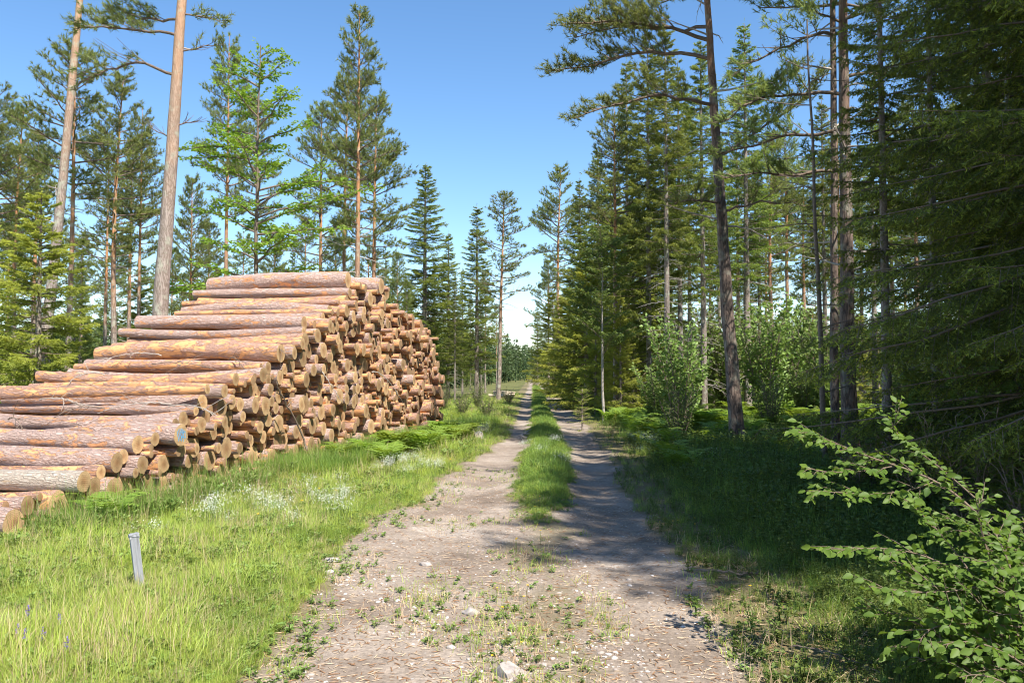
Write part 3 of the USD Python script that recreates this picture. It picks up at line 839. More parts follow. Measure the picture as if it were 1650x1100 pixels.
for k, (kind, px, d, top) in enumerate([('pine_e', 10, 55, 330), ('pine_b', 130, 58, 370), ('pine_e', 180, 66, 400), ('spruce_b', 245, 70, 420),
                                        ('pine_e', 275, 64, 400), ('pine_b', 390, 60, 370), ('pine_e', 440, 66, 380), ('spruce_b', 470, 75, 400), ('pine_d', 490, 58, 350),
                                        ('pine_e', 540, 62, 360), ('pine_a', 590, 70, 380), ('spruce_b', 620, 80, 400), ('spruce_e', 225, 48, 420), ('spruce_e', 310, 52, 430), ('spruce_e', 120, 40, 430)]):
    spot = 'left of the far left leaning pine' if px < 85 else 'between the two big leaning trunks' if px < 255 else 'between the big grey trunk and the young beech' if px < 395 else 'behind the young beech' if px < 520 else 'behind the tallest pine at the top of the log pile'
    tree(kind, px, d, top, f'distant {"bushy spruce" if kind == "spruce_e" else "spruce" if kind[0] == "s" else "low pine" if kind == "pine_e" else "pine"} {spot}', group=f'distant {"spruces" if kind[0] == "s" else "pines"} {spot}')
tree('spruce_g', 62, 18.5, 300, 'broad light green spruce with drooping boughs at the left end of the log pile', wide=1.35)
tree('spruce_g', -30, 22, 335, 'drooping spruce cut by the left edge of the photo behind the logs', wide=1.3)
tree('spruce_b', 128, 25, 372, 'smaller spruce right of the broad light green spruce', wide=0.8)

# the two big leaning trunks on the left
p = thing('pine_tree', 'tall pine with scaly orange grey trunk leaning right, far left', 'pine tree', (PX(61, 21), 21, 0))
make_pine(p, 31, 19, 0.155, cb=0.74, spread=2.6, bark='grey_pine_bark', lean=(0.072, 0.01), sides=14, rings=40, dead=5)
p = thing('pine_tree', 'big pine with thick bare grey trunk and broken limbs behind the logs', 'pine tree', (PX(245, 17), 17, 0))
make_pine(p, 32, 16, 0.185, cb=0.66, spread=2.4, bark='grey_pine_bark', lean=(0.054, 0.0), sides=16, rings=44, dead=7, dead_len=(0.3, 0.9), separate=True, k=17, w=0.014, needle=(0.09, 0.14), gap=0.075,
          extra=[(8.85, 185, 2.1, 0.10, -0.15, 0.9), (8.0, 178, 2.2, 0.35, -0.55, 0.5), (9.2, 160, 2.0, 0.2, 0.0, 1.0), (9.3, 350, 0.9, -0.1, -0.2, 0.6), (8.5, 5, 0.8, 0.1, 0.1, 0.05), (6.6, 175, 0.55, 0.6, 0.0, 0.0), (6.9, 10, 0.5, 0.2, 0.0, 0.0)])

# right side of the track
tree('pine_a', 905, 62, 268, 'pine at the left edge of the right hand woods, farthest over the track')
tree('pine_e', 884, 85, 420, 'smaller far pine leaning over the end of the track from the right')
tree('spruce_b', 866, 115, 486, 'small hazy tree alone in the gap at the end of the track')
tree('spruce_a', 935, 50, 290, 'dark spruce behind the roadside pine with the orange trunk', wide=1.1)
tree('spruce_a', 965, 40, 240, 'dense dark spruce left of the orange trunk on the right roadside', wide=1.1)
tree('pine_b', 992, 30, 165, 'pine with slim orange trunk standing at the right roadside', wide=1.0, rot=75)
tree('spruce_a', 1012, 36, 95, 'tall spruce just behind the orange trunked roadside pine', wide=0.95)
tree('spruce_a', 1046, 29, 52, 'tall sunlit spruce with bright green boughs left of the dark pine', wide=0.95, rot=60)
tree('spruce_d', 1076, 25, 20, 'spruce with pale lit bare trunk left of the dark pine, nearest of the pale trunks')
tree('spruce_d', 1096, 29, 90, 'spruce with thinner pale trunk right behind the nearest pale trunk')
tree('spruce_c', 1134, 27, 60, 'spruce with pale trunk half hidden by the big dark pine')
tree('spruce_d', 1112, 37, 150, 'thin spruce pole in the gap left of the dark pine')
tree('spruce_g', 960, 33, 470, 'low bushy spruce at the dark foot of the right roadside trees')
tree('spruce_e', 900, 58, 500, 'low spruce where the right track meets the woods far off')
tree('spruce_e', 925, 46, 480, 'dark bushy spruce along the right edge of the far track')
tree('spruce_g', 1000, 28, 480, 'bushy young spruce behind the thin sapling on the right')
for px, d, top, wd, label in [(945, 38, 390, 1.3, 'light green spruce low on the right roadside, left of the thin sapling'), (918, 50, 440, 1.3, 'light green young spruce farther along the right roadside'),
                              (1022, 31, 330, 1.1, 'light green spruce right behind the thin sapling'), (892, 66, 470, 1.4, 'light green young tree where the woods close on the right rut'),
                              (1050, 34, 420, 1.2, 'light green young spruce left of the pale trunks'), (985, 42, 300, 1.2, 'light green spruce above the dark foot of the roadside trees')]:
    tree('spruce_g', px, d, top, label, wide=wd)
for k, (px, d, top) in enumerate([(1065, 40, 500), (1110, 46, 520), (1150, 33, 530), (1185, 52, 520), (1215, 38, 510), (1250, 44, 530), (1285, 56, 530), (1310, 34, 500), (1345, 48, 520), (1385, 40, 510), (1415, 54, 530), (1450, 33, 490), (1485, 46, 520), (1520, 58, 535), (1545, 36, 500), (1580, 48, 520), (1615, 30, 480), (1645, 42, 510)]):
    spot = 'left of the big dark pine' if px < 1130 else 'just right of the big dark pine' if px < 1215 else 'around the thin dead sapling' if px < 1345 else 'behind the twin shaded pines' if px < 1420 else 'behind the slim shaded trunks' if px < 1520 else 'seen under the near spruce boughs'
    far = 'small far' if d > 43 else 'small sunlit'
    tree(['spruce_g', 'pine_e', 'spruce_e'][k % 3], px, d, top, f'{far} {["light green spruce", "bushy pine", "dense spruce"][k % 3]} {spot}', group=f'{far} {["light green spruces", "bushy pines", "dense spruces"][k % 3]} {spot}', wide=1.5)
tree('spruce_f', 938, 24, 622, 'tiny yellowish spruce at the grassy edge of the right rut')
tree('pine_a', 1250, 34, 215, 'sunlit pine in the woods right of the dark pine', wide=1.0)
tree('spruce_c', 1205, 31, 30, 'tall spruce close to the right of the dark pine')
for k, (kind, px, d, top) in enumerate([('spruce_d', 1160, 40, 200), ('pine_f', 1190, 44, 220), ('spruce_c', 1225, 48, 260), ('pine_b', 1270, 42, 200), ('pine_a', 1300, 50, 260), ('spruce_d', 1330, 38, 150), ('pine_f', 1355, 46, 200),
                                        ('pine_e', 1390, 52, 280), ('spruce_c', 1410, 34, 120), ('pine_f', 1440, 42, 180), ('pine_b', 1480, 36, 150), ('spruce_d', 1500, 48, 220), ('pine_a', 1530, 40, 180), ('spruce_c', 1560, 32, 80),
                                        ('pine_f', 1595, 44, 190), ('pine_b', 1620, 36, 130), ('spruce_d', 1650, 40, 150), ('pine_e', 1145, 58, 330), ('pine_a', 1240, 62, 330), ('pine_e', 1320, 66, 350), ('spruce_b', 1370, 70, 360),
                                        ('pine_e', 1460, 62, 330), ('pine_a', 1550, 66, 330), ('pine_e', 1620, 60, 320), ('spruce_b', 1200, 72, 370), ('spruce_c', 1055, 45, 200), ('spruce_b', 1020, 55, 250), ('spruce_c', 1082, 52, 260)]):
    spot = 'left of the big dark pine' if px < 1130 else 'just right of the big dark pine' if px < 1215 else 'around the thin dead sapling' if px < 1345 else 'behind the twin shaded pines' if px < 1420 else 'behind the slim shaded trunks' if px < 1520 else 'seen through the near spruce boughs'
    far = 'farthest' if d > 55 else 'distant' if d > 43 else 'sunlit'
    tree(kind, px, d, top, f'{far} {"spruce" if kind[0] == "s" else "pine"} in the right hand woods {spot}', group=f'{far} {"spruces" if kind[0] == "s" else "pines"} in the right hand woods {spot}')

p = thing('pine_tree', 'big dark shaded pine with spreading boughs right of the track', 'pine tree', (PX(1187, 17), 17, gz(PX(1187, 17), 17)))
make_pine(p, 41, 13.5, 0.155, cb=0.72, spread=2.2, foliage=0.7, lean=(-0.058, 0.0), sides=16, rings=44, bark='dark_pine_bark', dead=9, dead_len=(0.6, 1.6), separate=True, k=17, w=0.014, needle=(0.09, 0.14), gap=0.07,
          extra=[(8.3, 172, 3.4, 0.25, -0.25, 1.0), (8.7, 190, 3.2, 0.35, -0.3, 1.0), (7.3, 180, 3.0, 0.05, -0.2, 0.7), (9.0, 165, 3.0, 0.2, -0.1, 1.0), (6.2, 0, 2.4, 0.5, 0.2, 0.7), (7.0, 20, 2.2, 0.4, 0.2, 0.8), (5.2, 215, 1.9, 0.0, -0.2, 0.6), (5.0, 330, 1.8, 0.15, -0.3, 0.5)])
p = thing('pine_tree', 'thick reddish trunked pine in the shade behind the spruce boughs', 'pine tree', (PX(1368, 14), 14, gz(PX(1368, 14), 14)))
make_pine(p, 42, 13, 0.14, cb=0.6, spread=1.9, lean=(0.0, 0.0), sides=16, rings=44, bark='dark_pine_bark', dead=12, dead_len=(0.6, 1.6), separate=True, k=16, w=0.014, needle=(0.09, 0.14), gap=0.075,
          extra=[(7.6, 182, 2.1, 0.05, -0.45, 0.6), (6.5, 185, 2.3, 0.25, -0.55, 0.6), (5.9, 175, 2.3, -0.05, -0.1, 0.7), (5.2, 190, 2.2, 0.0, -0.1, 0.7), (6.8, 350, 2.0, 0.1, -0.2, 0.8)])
p = thing('pine_tree', 'shaded pine standing close beside the thick reddish trunk', 'pine tree', (PX(1343, 14.6), 14.6, gz(PX(1343, 14.6), 14.6)))
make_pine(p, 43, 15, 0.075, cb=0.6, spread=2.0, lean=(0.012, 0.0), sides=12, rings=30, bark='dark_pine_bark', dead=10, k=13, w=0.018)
tree('spruce_c', 1428, 11.0, -330, 'spruce trunk in deep shade just right of the twin pines', wide=0.8)
tree('spruce_d', 1508, 11.5, -420, 'slim spruce trunk in deep shade left of the broad spruce boughs', wide=0.7)
tree('spruce_c', 1585, 15, -250, 'shaded spruce behind the near boughs toward the right edge')
# thin dead sapling
p = thing('dead_sapling', 'thin dead sapling with bare twigs left of the twin pines', 'dead tree', (PX(1328, 13), 13, 0))
_r = np.random.default_rng(5)
_pth = trunk_path(7.4, _r, (-0.03, 0), 0.02, 14)
obj('trunk', tube(_pth, np.linspace(0.05, 0.012, 14), 7), 'twig_bark', p, True)
_m = MB()
for k in range(26):
    pts = bough(at_height(_pth, _r.uniform(1.2, 7.2)), _r.uniform(0, 6.28), _r.uniform(0.3, 1.1), _r.uniform(-0.1, 0.4), _r.uniform(-0.2, 0.2), _r, n=5, wig=0.1)
    _m.add(tube(pts, np.linspace(0.011, 0.003, 5), 4))
    q, d = at_s(pts, 0.6)
    _m.add(tube([q, q + norm(d + _r.normal(0, .5, 3)) * 0.25], [0.004, 0.002], 3))
obj('branches', _m.get(), 'twig_bark', p, True)


# the near spruce whose boughs hang into the picture from the right
def near_spruce(name, label, loc, seed, H, zs, az_mid, az_half, Lr, per, group=None):
    p = thing(name, label, 'spruce tree', loc, group=group)
    rng = np.random.default_rng(seed)
    path = trunk_path(H, rng, (0, 0), 0.006, 14)
    tv, tf = tube(path, trunk_radius(path[:, 2], H, 0.19), 14, wob=0.05, seed=seed)
    obj('trunk', (tv, tf), 'spruce_bark', p, True, tint=np.zeros(len(tv)))
    wood, A, B, T = MB(), [], [], []
    z = zs[0]
    while z < zs[1]:
        t = z / H
        for _ in range(per):
            az = math.radians(az_mid + rng.uniform(-az_half, az_half))
            L = rng.uniform(*Lr) * (1 - 0.75 * t)
            pts = bough(at_height(path, z + rng.uniform(-.2, .2)), az, L, -0.30 + 0.3 * t + rng.uniform(-.15, .12), 0.06 * (1 - t), rng, n=8, wig=0.03)
            wood.add(tube(pts, np.linspace(0.008 + 0.004 * L, 0.003, 8), 5))
            m = int(L * 0.8 / 0.10)
            for k in range(m):
                s = 0.2 + 0.8 * (k + rng.uniform()) / m
                q, d = at_s(pts, s)
                side = norm(np.cross(d, UP))
                for sg in (1, -1):
                    ln = (0.12 + 0.26 * L * (1.05 - s)) * rng.uniform(0.6, 1.15)
                    dr = norm(d * rng.uniform(0.7, 1.0) + side * sg * rng.uniform(0.5, 0.8) - UP * rng.uniform(0.2, 1.3))
                    e = q + dr * ln
                    wood.add(tube([q, e], [0.004, 0.002], 3))
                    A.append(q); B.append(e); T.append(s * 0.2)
                    nn = int(ln / 0.055)
                    sd2 = norm(np.cross(dr, UP))
                    for j in range(nn):
                        ss = (j + 0.5) / nn
                        for s2 in (1, -1):
                            l2 = (0.05 + 0.30 * ln * (1 - ss)) * rng.uniform(0.6, 1.2)
                            q2 = q + (e - q) * ss
                            A.append(q2)
                            B.append(q2 + norm(dr + sd2 * s2 * 0.85 - UP * rng.uniform(0, 0.35)) * l2)
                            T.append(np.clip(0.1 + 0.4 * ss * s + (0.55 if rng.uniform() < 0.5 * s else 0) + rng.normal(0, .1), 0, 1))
            A.append(pts[-2]); B.append(pts[-1]); T.append(0.8)
        z += rng.uniform(0.28, 0.5)
    A, B, T = np.array(A), np.array(B), np.array(T)
    ln = np.linalg.norm(B - A, axis=1)
    # more needles on longer twigs
    reps = np.maximum(1, np.round(ln / 0.05).astype(int))
    idx = np.repeat(np.arange(len(A)), reps)
    off = np.concatenate([np.arange(r) for r in reps])
    a0 = A[idx] + (B - A)[idx] * (off / reps[idx])[:, None]
    b0 = A[idx] + (B - A)[idx] * ((off + 1) / reps[idx])[:, None]
    vf = needles_along(a0, b0, 5, rng, (0.026, 0.046), 0.0095, spread=0.55, fwd=0.7)
    obj('branches', wood.get(), 'twig_bark', p, True)
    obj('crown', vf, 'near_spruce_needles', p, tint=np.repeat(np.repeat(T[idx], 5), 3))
    return p


near_spruce('spruce_tree', 'big near spruce whose drooping boughs fill the top right corner', (6.1, 7.2, 0.05), 51, 10.5, (1.7, 8.6), 190, 85, (3.2, 4.8), 6)
place('spruce_a', 'spruce_tree', 'spruce whose lower boughs show at the right edge behind the near boughs', 'spruce tree', (7.6, 10.2, 0), 40, (0.9, 0.9, 0.66))
place('spruce_a', 'spruce_tree', 'dense dark spruce filling the shade behind the near boughs', 'spruce tree', (8.6, 14.4, 0), 140, (0.95, 0.95, 0.72))
place('spruce_e', 'spruce_tree', 'low bushy spruce in deep shade at the right edge', 'spruce tree', (6.6, 10.6, 0), 10, 0.7)
for k, (kind, x, y, s) in enumerate([('pine_g', 7.5, -1.0, (1.15, 1.15, 1.0)), ('pine_g', 7.7, 0.1, (1.2, 1.2, 0.98)), ('pine_g', 8.0, 1.6, (1.25, 1.25, 1.0)), ('pine_g', 8.1, 3.0, (1.25, 1.25, 1.0)), ('pine_g', 8.5, 4.4, (1.3, 1.3, 1.02)), ('pine_g', 8.9, -0.8, (1.2, 1.2, 1.0)), ('pine_g', 9.3, 0.9, (1.2, 1.2, 1.0)), ('pine_g', 9.4, 2.6, (1.2, 1.2, 1.0)), ('spruce_b', 5.8, 1.8, 0.62), ('spruce_a', 6.2, 2.7, 0.70), ('spruce_a', 6.9, 4.0, 0.78), ('pine_a', 7.4, 5.6, 0.95), ('spruce_a', 8.6, 7.6, 0.95),
                                     ('spruce_a', 9.6, 11.6, 0.95), ('pine_e', 7.4, 1.4, 0.9), ('spruce_a', 9.2, 4.9, 0.9), ('spruce_a', 10.8, 8.3, 1.0), ('spruce_a', 12.6, 12.0, 1.0), ('spruce_a', 11.5, 15.0, 1.0)]):
    place(kind, 'pine_tree' if kind[0] == 'p' else 'spruce_tree', 'forest edge tree standing just outside the right edge of the photo', 'tree', (x, y, 0), k * 67, s, group='forest edge trees just right of the photo')


# ------------------------------------------------------------------ broadleaved plants
def twig_tree(parent, seed, limbs, leaf, gap, mat_leaf, bark, trunk=None, flat=0.8, nleaf=2, sub_len=(0.25, 0.7), sub_gap=0.16, up=0.1, leafw=0.62, start=0.22):
    """limbs: list of (points, radius). Twigs leave the limbs, leaves sit along the twigs in flat layers."""
    rng = np.random.default_rng(seed)
    wood, lp, ld, ln_, tint = MB(), [], [], [], []
    for pts, r0 in limbs:
        pts = np.asarray(pts, float)
        wood.add(tube(pts, np.linspace(r0, max(0.004, r0 * 0.25), len(pts)), 5))
        L = np.linalg.norm(np.diff(pts, axis=0), axis=1).sum()
        m = max(3, int(L / sub_gap))
        for k in range(m):
            s = start + (1 - start) * (k + rng.uniform()) / m
            p, d = at_s(pts, s)
            side = norm(np.cross(d, UP) + 1e-6) * (1 if k % 2 else -1)
            sl = rng.uniform(*sub_len) * (1.2 - 0.7 * s)
            dr = norm(d * rng.uniform(0.4, 0.9) + side * rng.uniform(0.5, 1) + UP * rng.uniform(-0.15, 0.25 + up))
            q = np.array([p, p + dr * sl * 0.5 + UP * 0.02, p + dr * sl - UP * 0.04 * sl])
            wood.add(tube(q, [0.006, 0.004, 0.002], 3))
            n = max(2, int(sl / gap))
            ss = np.linspace(0.15, 1, n)
            for j in range(nleaf):
                lp.append(p + (q[2] - p) * ss[:, None] + rng.normal(0, 0.015, (n, 3)))
                alt = np.where((np.arange(n) + j) % 2, 1, -1)[:, None]
                sd = norm(np.cross(dr, UP))
                ld.append(norm(dr * 0.6 + sd * alt * rng.uniform(0.4, 1, (n, 1)) + rng.normal(0, 0.3, (n, 3)) - UP * 0.15))
                ln_.append(norm(UP * flat + rng.normal(0, 0.45, (n, 3))))
                tint.append(np.clip(rng.normal(0.35 + 0.4 * ss, 0.2), 0, 1))
    lp, ld, ln_, tint = np.vstack(lp), np.vstack(ld), np.vstack(ln_), np.concatenate(tint)
    sz = rng.uniform(leaf[0], leaf[1], len(lp))
    if trunk is not None:
        obj('trunk', trunk, bark, parent, True)
    obj('branches', wood.get(), 'twig_bark' if bark != 'birch_bark' else bark, parent, True)
    obj('crown', leaves(lp, ld, ln_, sz, sz * leafw), mat_leaf, parent, tint=np.repeat(tint, 4))


# young beech behind the log pile
BD = 23.5
bx = PX(412, BD)
p = thing('beech_tree', 'bright green young beech with layered boughs behind the log pile', 'beech tree', (bx, BD, gz(bx, BD)))
_r = np.random.default_rng(61)
BH = PZ(62, BD)
_tp = trunk_path(BH, _r, (0.0, 0), 0.03, 16)
limbs = []
z = 3.2
while z < BH - 0.3:
    t = (z - 3.2) / (BH - 3.2)
    for _ in range(2):
        L = (2.5 * (1 - t) ** 0.8 + 0.35) * _r.uniform(0.6, 1.05)
        limbs.append((bough(at_height(_tp, z + _r.uniform(-.3, .3)), _r.uniform(0, 6.28), L, 0.35 + 0.3 * t + _r.uniform(-.2, .3), -0.15, _r, n=6, wig=0.09), 0.02 + 0.008 * L))
    z += 0.31
for (zz, az, L, rise) in [(PZ(345, BD), -8, 3.7, 0.32), (PZ(372, BD), -15, 2.8, 0.15), (PZ(250, BD), 180, 2.3, 0.15), (PZ(300, BD), 8, 2.6, 0.25), (PZ(230, BD), 175, 2.4, 0.1), (PZ(130, BD), 175, 1.3, 0.55)]:
    limbs.append((bough(at_height(_tp, zz), math.radians(az), L, rise, -0.12, _r, n=7, wig=0.05), 0.035))
limbs.append((_tp[11:], 0.03))
twig_tree(p, 62, limbs, (0.085, 0.135), 0.058, 'beech_leaves', 'twig_bark', tube(_tp, np.linspace(0.09, 0.015, 16), 9), sub_gap=0.115, nleaf=2, flat=0.6)

# thin sapling with a pale stem on the right roadside
SD = 27
sx = PX(972, SD)
p = thing('birch_sapling', 'thin pale stemmed sapling with small leaves at the right roadside', 'sapling', (sx, SD, 0))
_r = np.random.default_rng(63)
_tp = trunk_path(6.2, _r, (-0.02, 0), 0.02, 14)
limbs = [(bough(at_height(_tp, zz), _r.uniform(0, 6.28), _r.uniform(0.6, 1.3), 0.9, -0.3, _r, n=6), 0.009) for zz in np.linspace(2.2, 5.9, 34)] + [(_tp[9:], 0.015)]
twig_tree(p, 64, limbs, (0.07, 0.11), 0.05, 'birch_leaves', 'grey_twig', tube(_tp, np.linspace(0.05, 0.01, 14), 8), nleaf=3, sub_gap=0.10)


def shrub(libname, seed, R, H, leaf, mat_leaf, stems=9, gap=0.06):
    p = lib(libname)
    rng = np.random.default_rng(seed)
    limbs = []
    for k in range(stems):
        az = k / stems * 6.28 + rng.normal(0, .3)
        lean = rng.uniform(0.2, 0.9)
        limbs.append((bough(np.array([0, 0, -0.05]), az, R * lean, H / (R * lean) * rng.uniform(0.7, 1.1), -0.15, rng, n=6, wig=0.08), 0.012))
    twig_tree(p, seed + 1, limbs, leaf, gap, mat_leaf, 'twig_bark', sub_gap=0.075, sub_len=(0.18, 0.45), flat=0.6, start=0.08)


shrub('shrub_a', 71, 0.8, 1.4, (0.04, 0.065), 'shrub_leaves', 12)
shrub('shrub_b', 73, 0.6, 0.9, (0.035, 0.06), 'shrub_leaves', 10)
shrub('shrub_c', 75, 0.9, 1.9, (0.065, 0.105), 'weed_leaves', 14, gap=0.05)

# ferns
def make_fern(libname, seed, n=9, L=(0.55, 0.85)):
    p = lib(libname)
    rng = np.random.default_rng(seed)
    V, S = MB(), MB()
    for k in range(n):
        az = k / n * 6.28 + rng.normal(0, .25)
        ln = rng.uniform(*L)
        s = np.linspace(0, 1, 15)
        out = ln * (0.22 * s + 0.42 * s ** 2)
        hz = ln * (1.1 * s - 0.55 * s ** 2.6)
        d = np.array([math.cos(az), math.sin(az), 0])
        pts = d * out[:, None] + UP * hz[:, None]
        S.add(tube(pts, np.linspace(0.005, 0.0015, 15), 3))
        t = norm(np.gradient(pts, axis=0))
        sd = np.array([-d[1], d[0], 0])
        ti = rng.uniform(0, 1)
        for i in range(2, 15):
            w = ln * 0.36 * (1 - (i - 2) / 13) ** 0.9 * min(1, 0.55 + 0.12 * (i - 2)) + 0.012
            for sg in (1, -1):
                dr = norm(sd * sg + t[i] * 0.45 - UP * 0.15 + rng.normal(0, .08, 3))
                nn = 6
                a = pts[i] + dr * (w * np.linspace(0, 1, nn))[:, None]
                wid = 0.028 * ln / 0.7 * np.linspace(1, 0.25, nn)
                zig = np.where(np.arange(nn) % 2, 0.45, 1.0) * wid
                up_ = a + t[i] * zig[:, None]
                dn = a - t[i] * (zig[::-1] * 0 + zig)[:, None]
                v = np.vstack([a, up_, dn])
                f = []
                for q in range(nn - 1):
                    f += [[q, q + 1, nn + q + 1], [q, nn + q + 1, nn + q], [q, 2 * nn + q, 2 * nn + q + 1], [q, 2 * nn + q + 1, q + 1]]
                V.add((v, np.array(f)), np.clip(ti * 0.6 + 0.4 * i / 15 + rng.normal(0, .08), 0, 1))
    obj('stalks', S.get(), 'weed_leaves', p)
    V.build('fronds', 'fern_green', p)


make_fern('fern_a', 81)
make_fern('fern_b', 82, 7, (0.6, 1.0))
make_fern('fern_c', 83, 11, (0.45, 0.75))

_r = np.random.default_rng(84)


def scatter_ferns(n, box, label, group, s=(0.8, 1.25), cond=None):
    k = 0
    while k < n:
        x, y = _r.uniform(box[0], box[1]), _r.uniform(box[2], box[3])
        if cond is not None and not cond(x, y):
            continue
        place(['fern_a', 'fern_b', 'fern_c'][_r.integers(3)], 'fern', label, 'fern', (x, y, gz(x, y) - 0.03), _r.uniform(0, 360), _r.uniform(*s), group=group)
        k += 1


scatter_ferns(24, (-3.6, -1.0, 14.5, 21.0), 'light green fern in the patch between log pile and left rut', 'ferns between the log pile and the left rut',
              cond=lambda x, y: face_x(y) + 0.55 < x < min(np.interp(y, _Y, _LL) - 0.5, face_x(y) + 2.0), s=(0.75, 1.15))


def fern_zone(lo, hi, place_):
    return lambda x, y: x > np.interp(y, _Y, _RR) + 0.85 and x < 0.66 * y and lo <= 825 + 1300 * x / y < hi


for lo, hi, n1, n2, where in [(900, 1080, 10, 16, 'on the verge left of the dark pine'), (1080, 1220, 16, 18, 'around the foot of the dark pine'), (1220, 1330, 14, 18, 'between the dark pine and the twin pines'),
                              (1330, 1420, 10, 12, 'at the foot of the twin shaded pines'), (1420, 1700, 12, 18, 'right of the twin shaded pines')]:
    scatter_ferns(n1 * 2 // 3, (2.4, 9.5, 8.5, 18.0), f'shaded fern {where}', f'shaded ferns {where}', cond=fern_zone(lo, hi, where), s=(0.55, 1.0))
    scatter_ferns(n2, (2.4, 17.0, 18.5, 28.0), f'sunlit fern in the open woods {where if lo < 1080 else where.replace("at the foot of", "behind").replace("around the foot of", "behind")}', f'sunlit ferns far back {where}', cond=fern_zone(lo, hi, where), s=(1.0, 1.4))
scatter_ferns(3, (-4.85, -4.45, 8.9, 9.6), 'fern growing against the lowest log ends at the near corner of the pile', 'ferns at the near corner of the pile', s=(0.6, 0.8))

# shrubs
for kind, px, d, s, label in [('shrub_a', 1092, 17.5, 1.0, 'dark leafed bush left of the foot of the dark pine'), ('shrub_c', 1060, 24, 1.0, 'leafy bush by the pale trunks beyond the ferns'),
                              ('shrub_c', 1105, 27, 1.0, 'sunlit bush between the pale trunks and the dark pine'), ('shrub_a', 1240, 22, 1.1, 'bush in the open woods right of the dark pine'),
                              ('shrub_c', 1300, 25, 1.0, 'sunlit bush beyond the thin dead sapling'), ('shrub_c', 1470, 20, 1.1, 'bush behind the slim shaded trunks'),
                              ('shrub_c', 1560, 13, 1.0, 'leafy bush under the near spruce boughs'), ('shrub_c', 1620, 9.5, 1.05, 'yellow green bush at the right edge beneath the boughs'),
                              ('shrub_a', 1480, 8.6, 0.9, 'low leafy bush behind the sunlit arching branches'), ('shrub_b', 1390, 9.5, 1.0, 'small shaded bush in front of the twin pines'),
                              ('shrub_a', 1560, 7.2, 0.9, 'dark bush directly behind the arching branches'), ('shrub_b', 1660, 6.4, 1.0, 'small bush at the right edge beside the arching branches'),
                              ('shrub_b', 785, 30, 1.0, 'low bush on the left verge beside the far track'), ('shrub_b', 745, 34, 1.1, 'low bush behind the far end of the log pile'),
                              ('shrub_a', 715, 38, 0.9, 'bush under the broad pointed spruce'), ('shrub_a', 770, 42, 1.0, 'bush beneath the roadside pine'),
                              ('shrub_b', 820, 46, 1.0, 'small bush where the left verge narrows'), ('shrub_a', 955, 36, 1.0, 'bush at the far right edge of the track'),
                              ('shrub_b', 925, 44, 1.1, 'small bush at the distant right roadside'), ('shrub_c', 500, 24.5, 1.3, 'leafy bush peeking over the top of the log pile'),
                              ('shrub_c', 340, 22.5, 1.2, 'green bush behind the logs right of the big grey trunk'), ('shrub_c', 460, 26, 1.4, 'leafy undergrowth bush below the young beech')]:
    x = PX(px, d)
    place(kind, 'bush', label, 'bush', (x, d, gz(x, d) - 0.03), _r.uniform(0, 360), s)

for px, d, sc, label in [(1098, 22, 1.7, 'sunlit broadleaf sapling among the pale trunks'), (1232, 27, 2.2, 'light green broadleaf sapling right of the dark pine'), (1335, 24, 1.9, 'broadleaf sapling glimpsed left of the twin pines'),
                         (1495, 19, 1.7, 'broadleaf sapling between the slim shaded trunks'), (1600, 14, 1.5, 'light green broadleaf sapling below the near boughs'), (1168, 31, 2.4, 'tall sunlit broadleaf sapling far behind the dark pine'), (1275, 33, 2.4, 'tall broadleaf sapling far behind the dead sapling')]:
    x = PX(px, d)
    place('shrub_c', 'broadleaf_sapling', label, 'sapling', (x, d, gz(x, d) - 0.05), _r.uniform(0, 360), (sc * 0.8, sc * 0.8, sc))

# the sunlit bush with arching branches, bottom right
p = thing('leafy_bush', 'sunlit leafy bush with long arching branches in the bottom right corner', 'bush', (0, 0, 0))
_r = np.random.default_rng(91)


def at_px(px, py, d):
    return np.array([PX(px, d), d, PZ(py, d)])


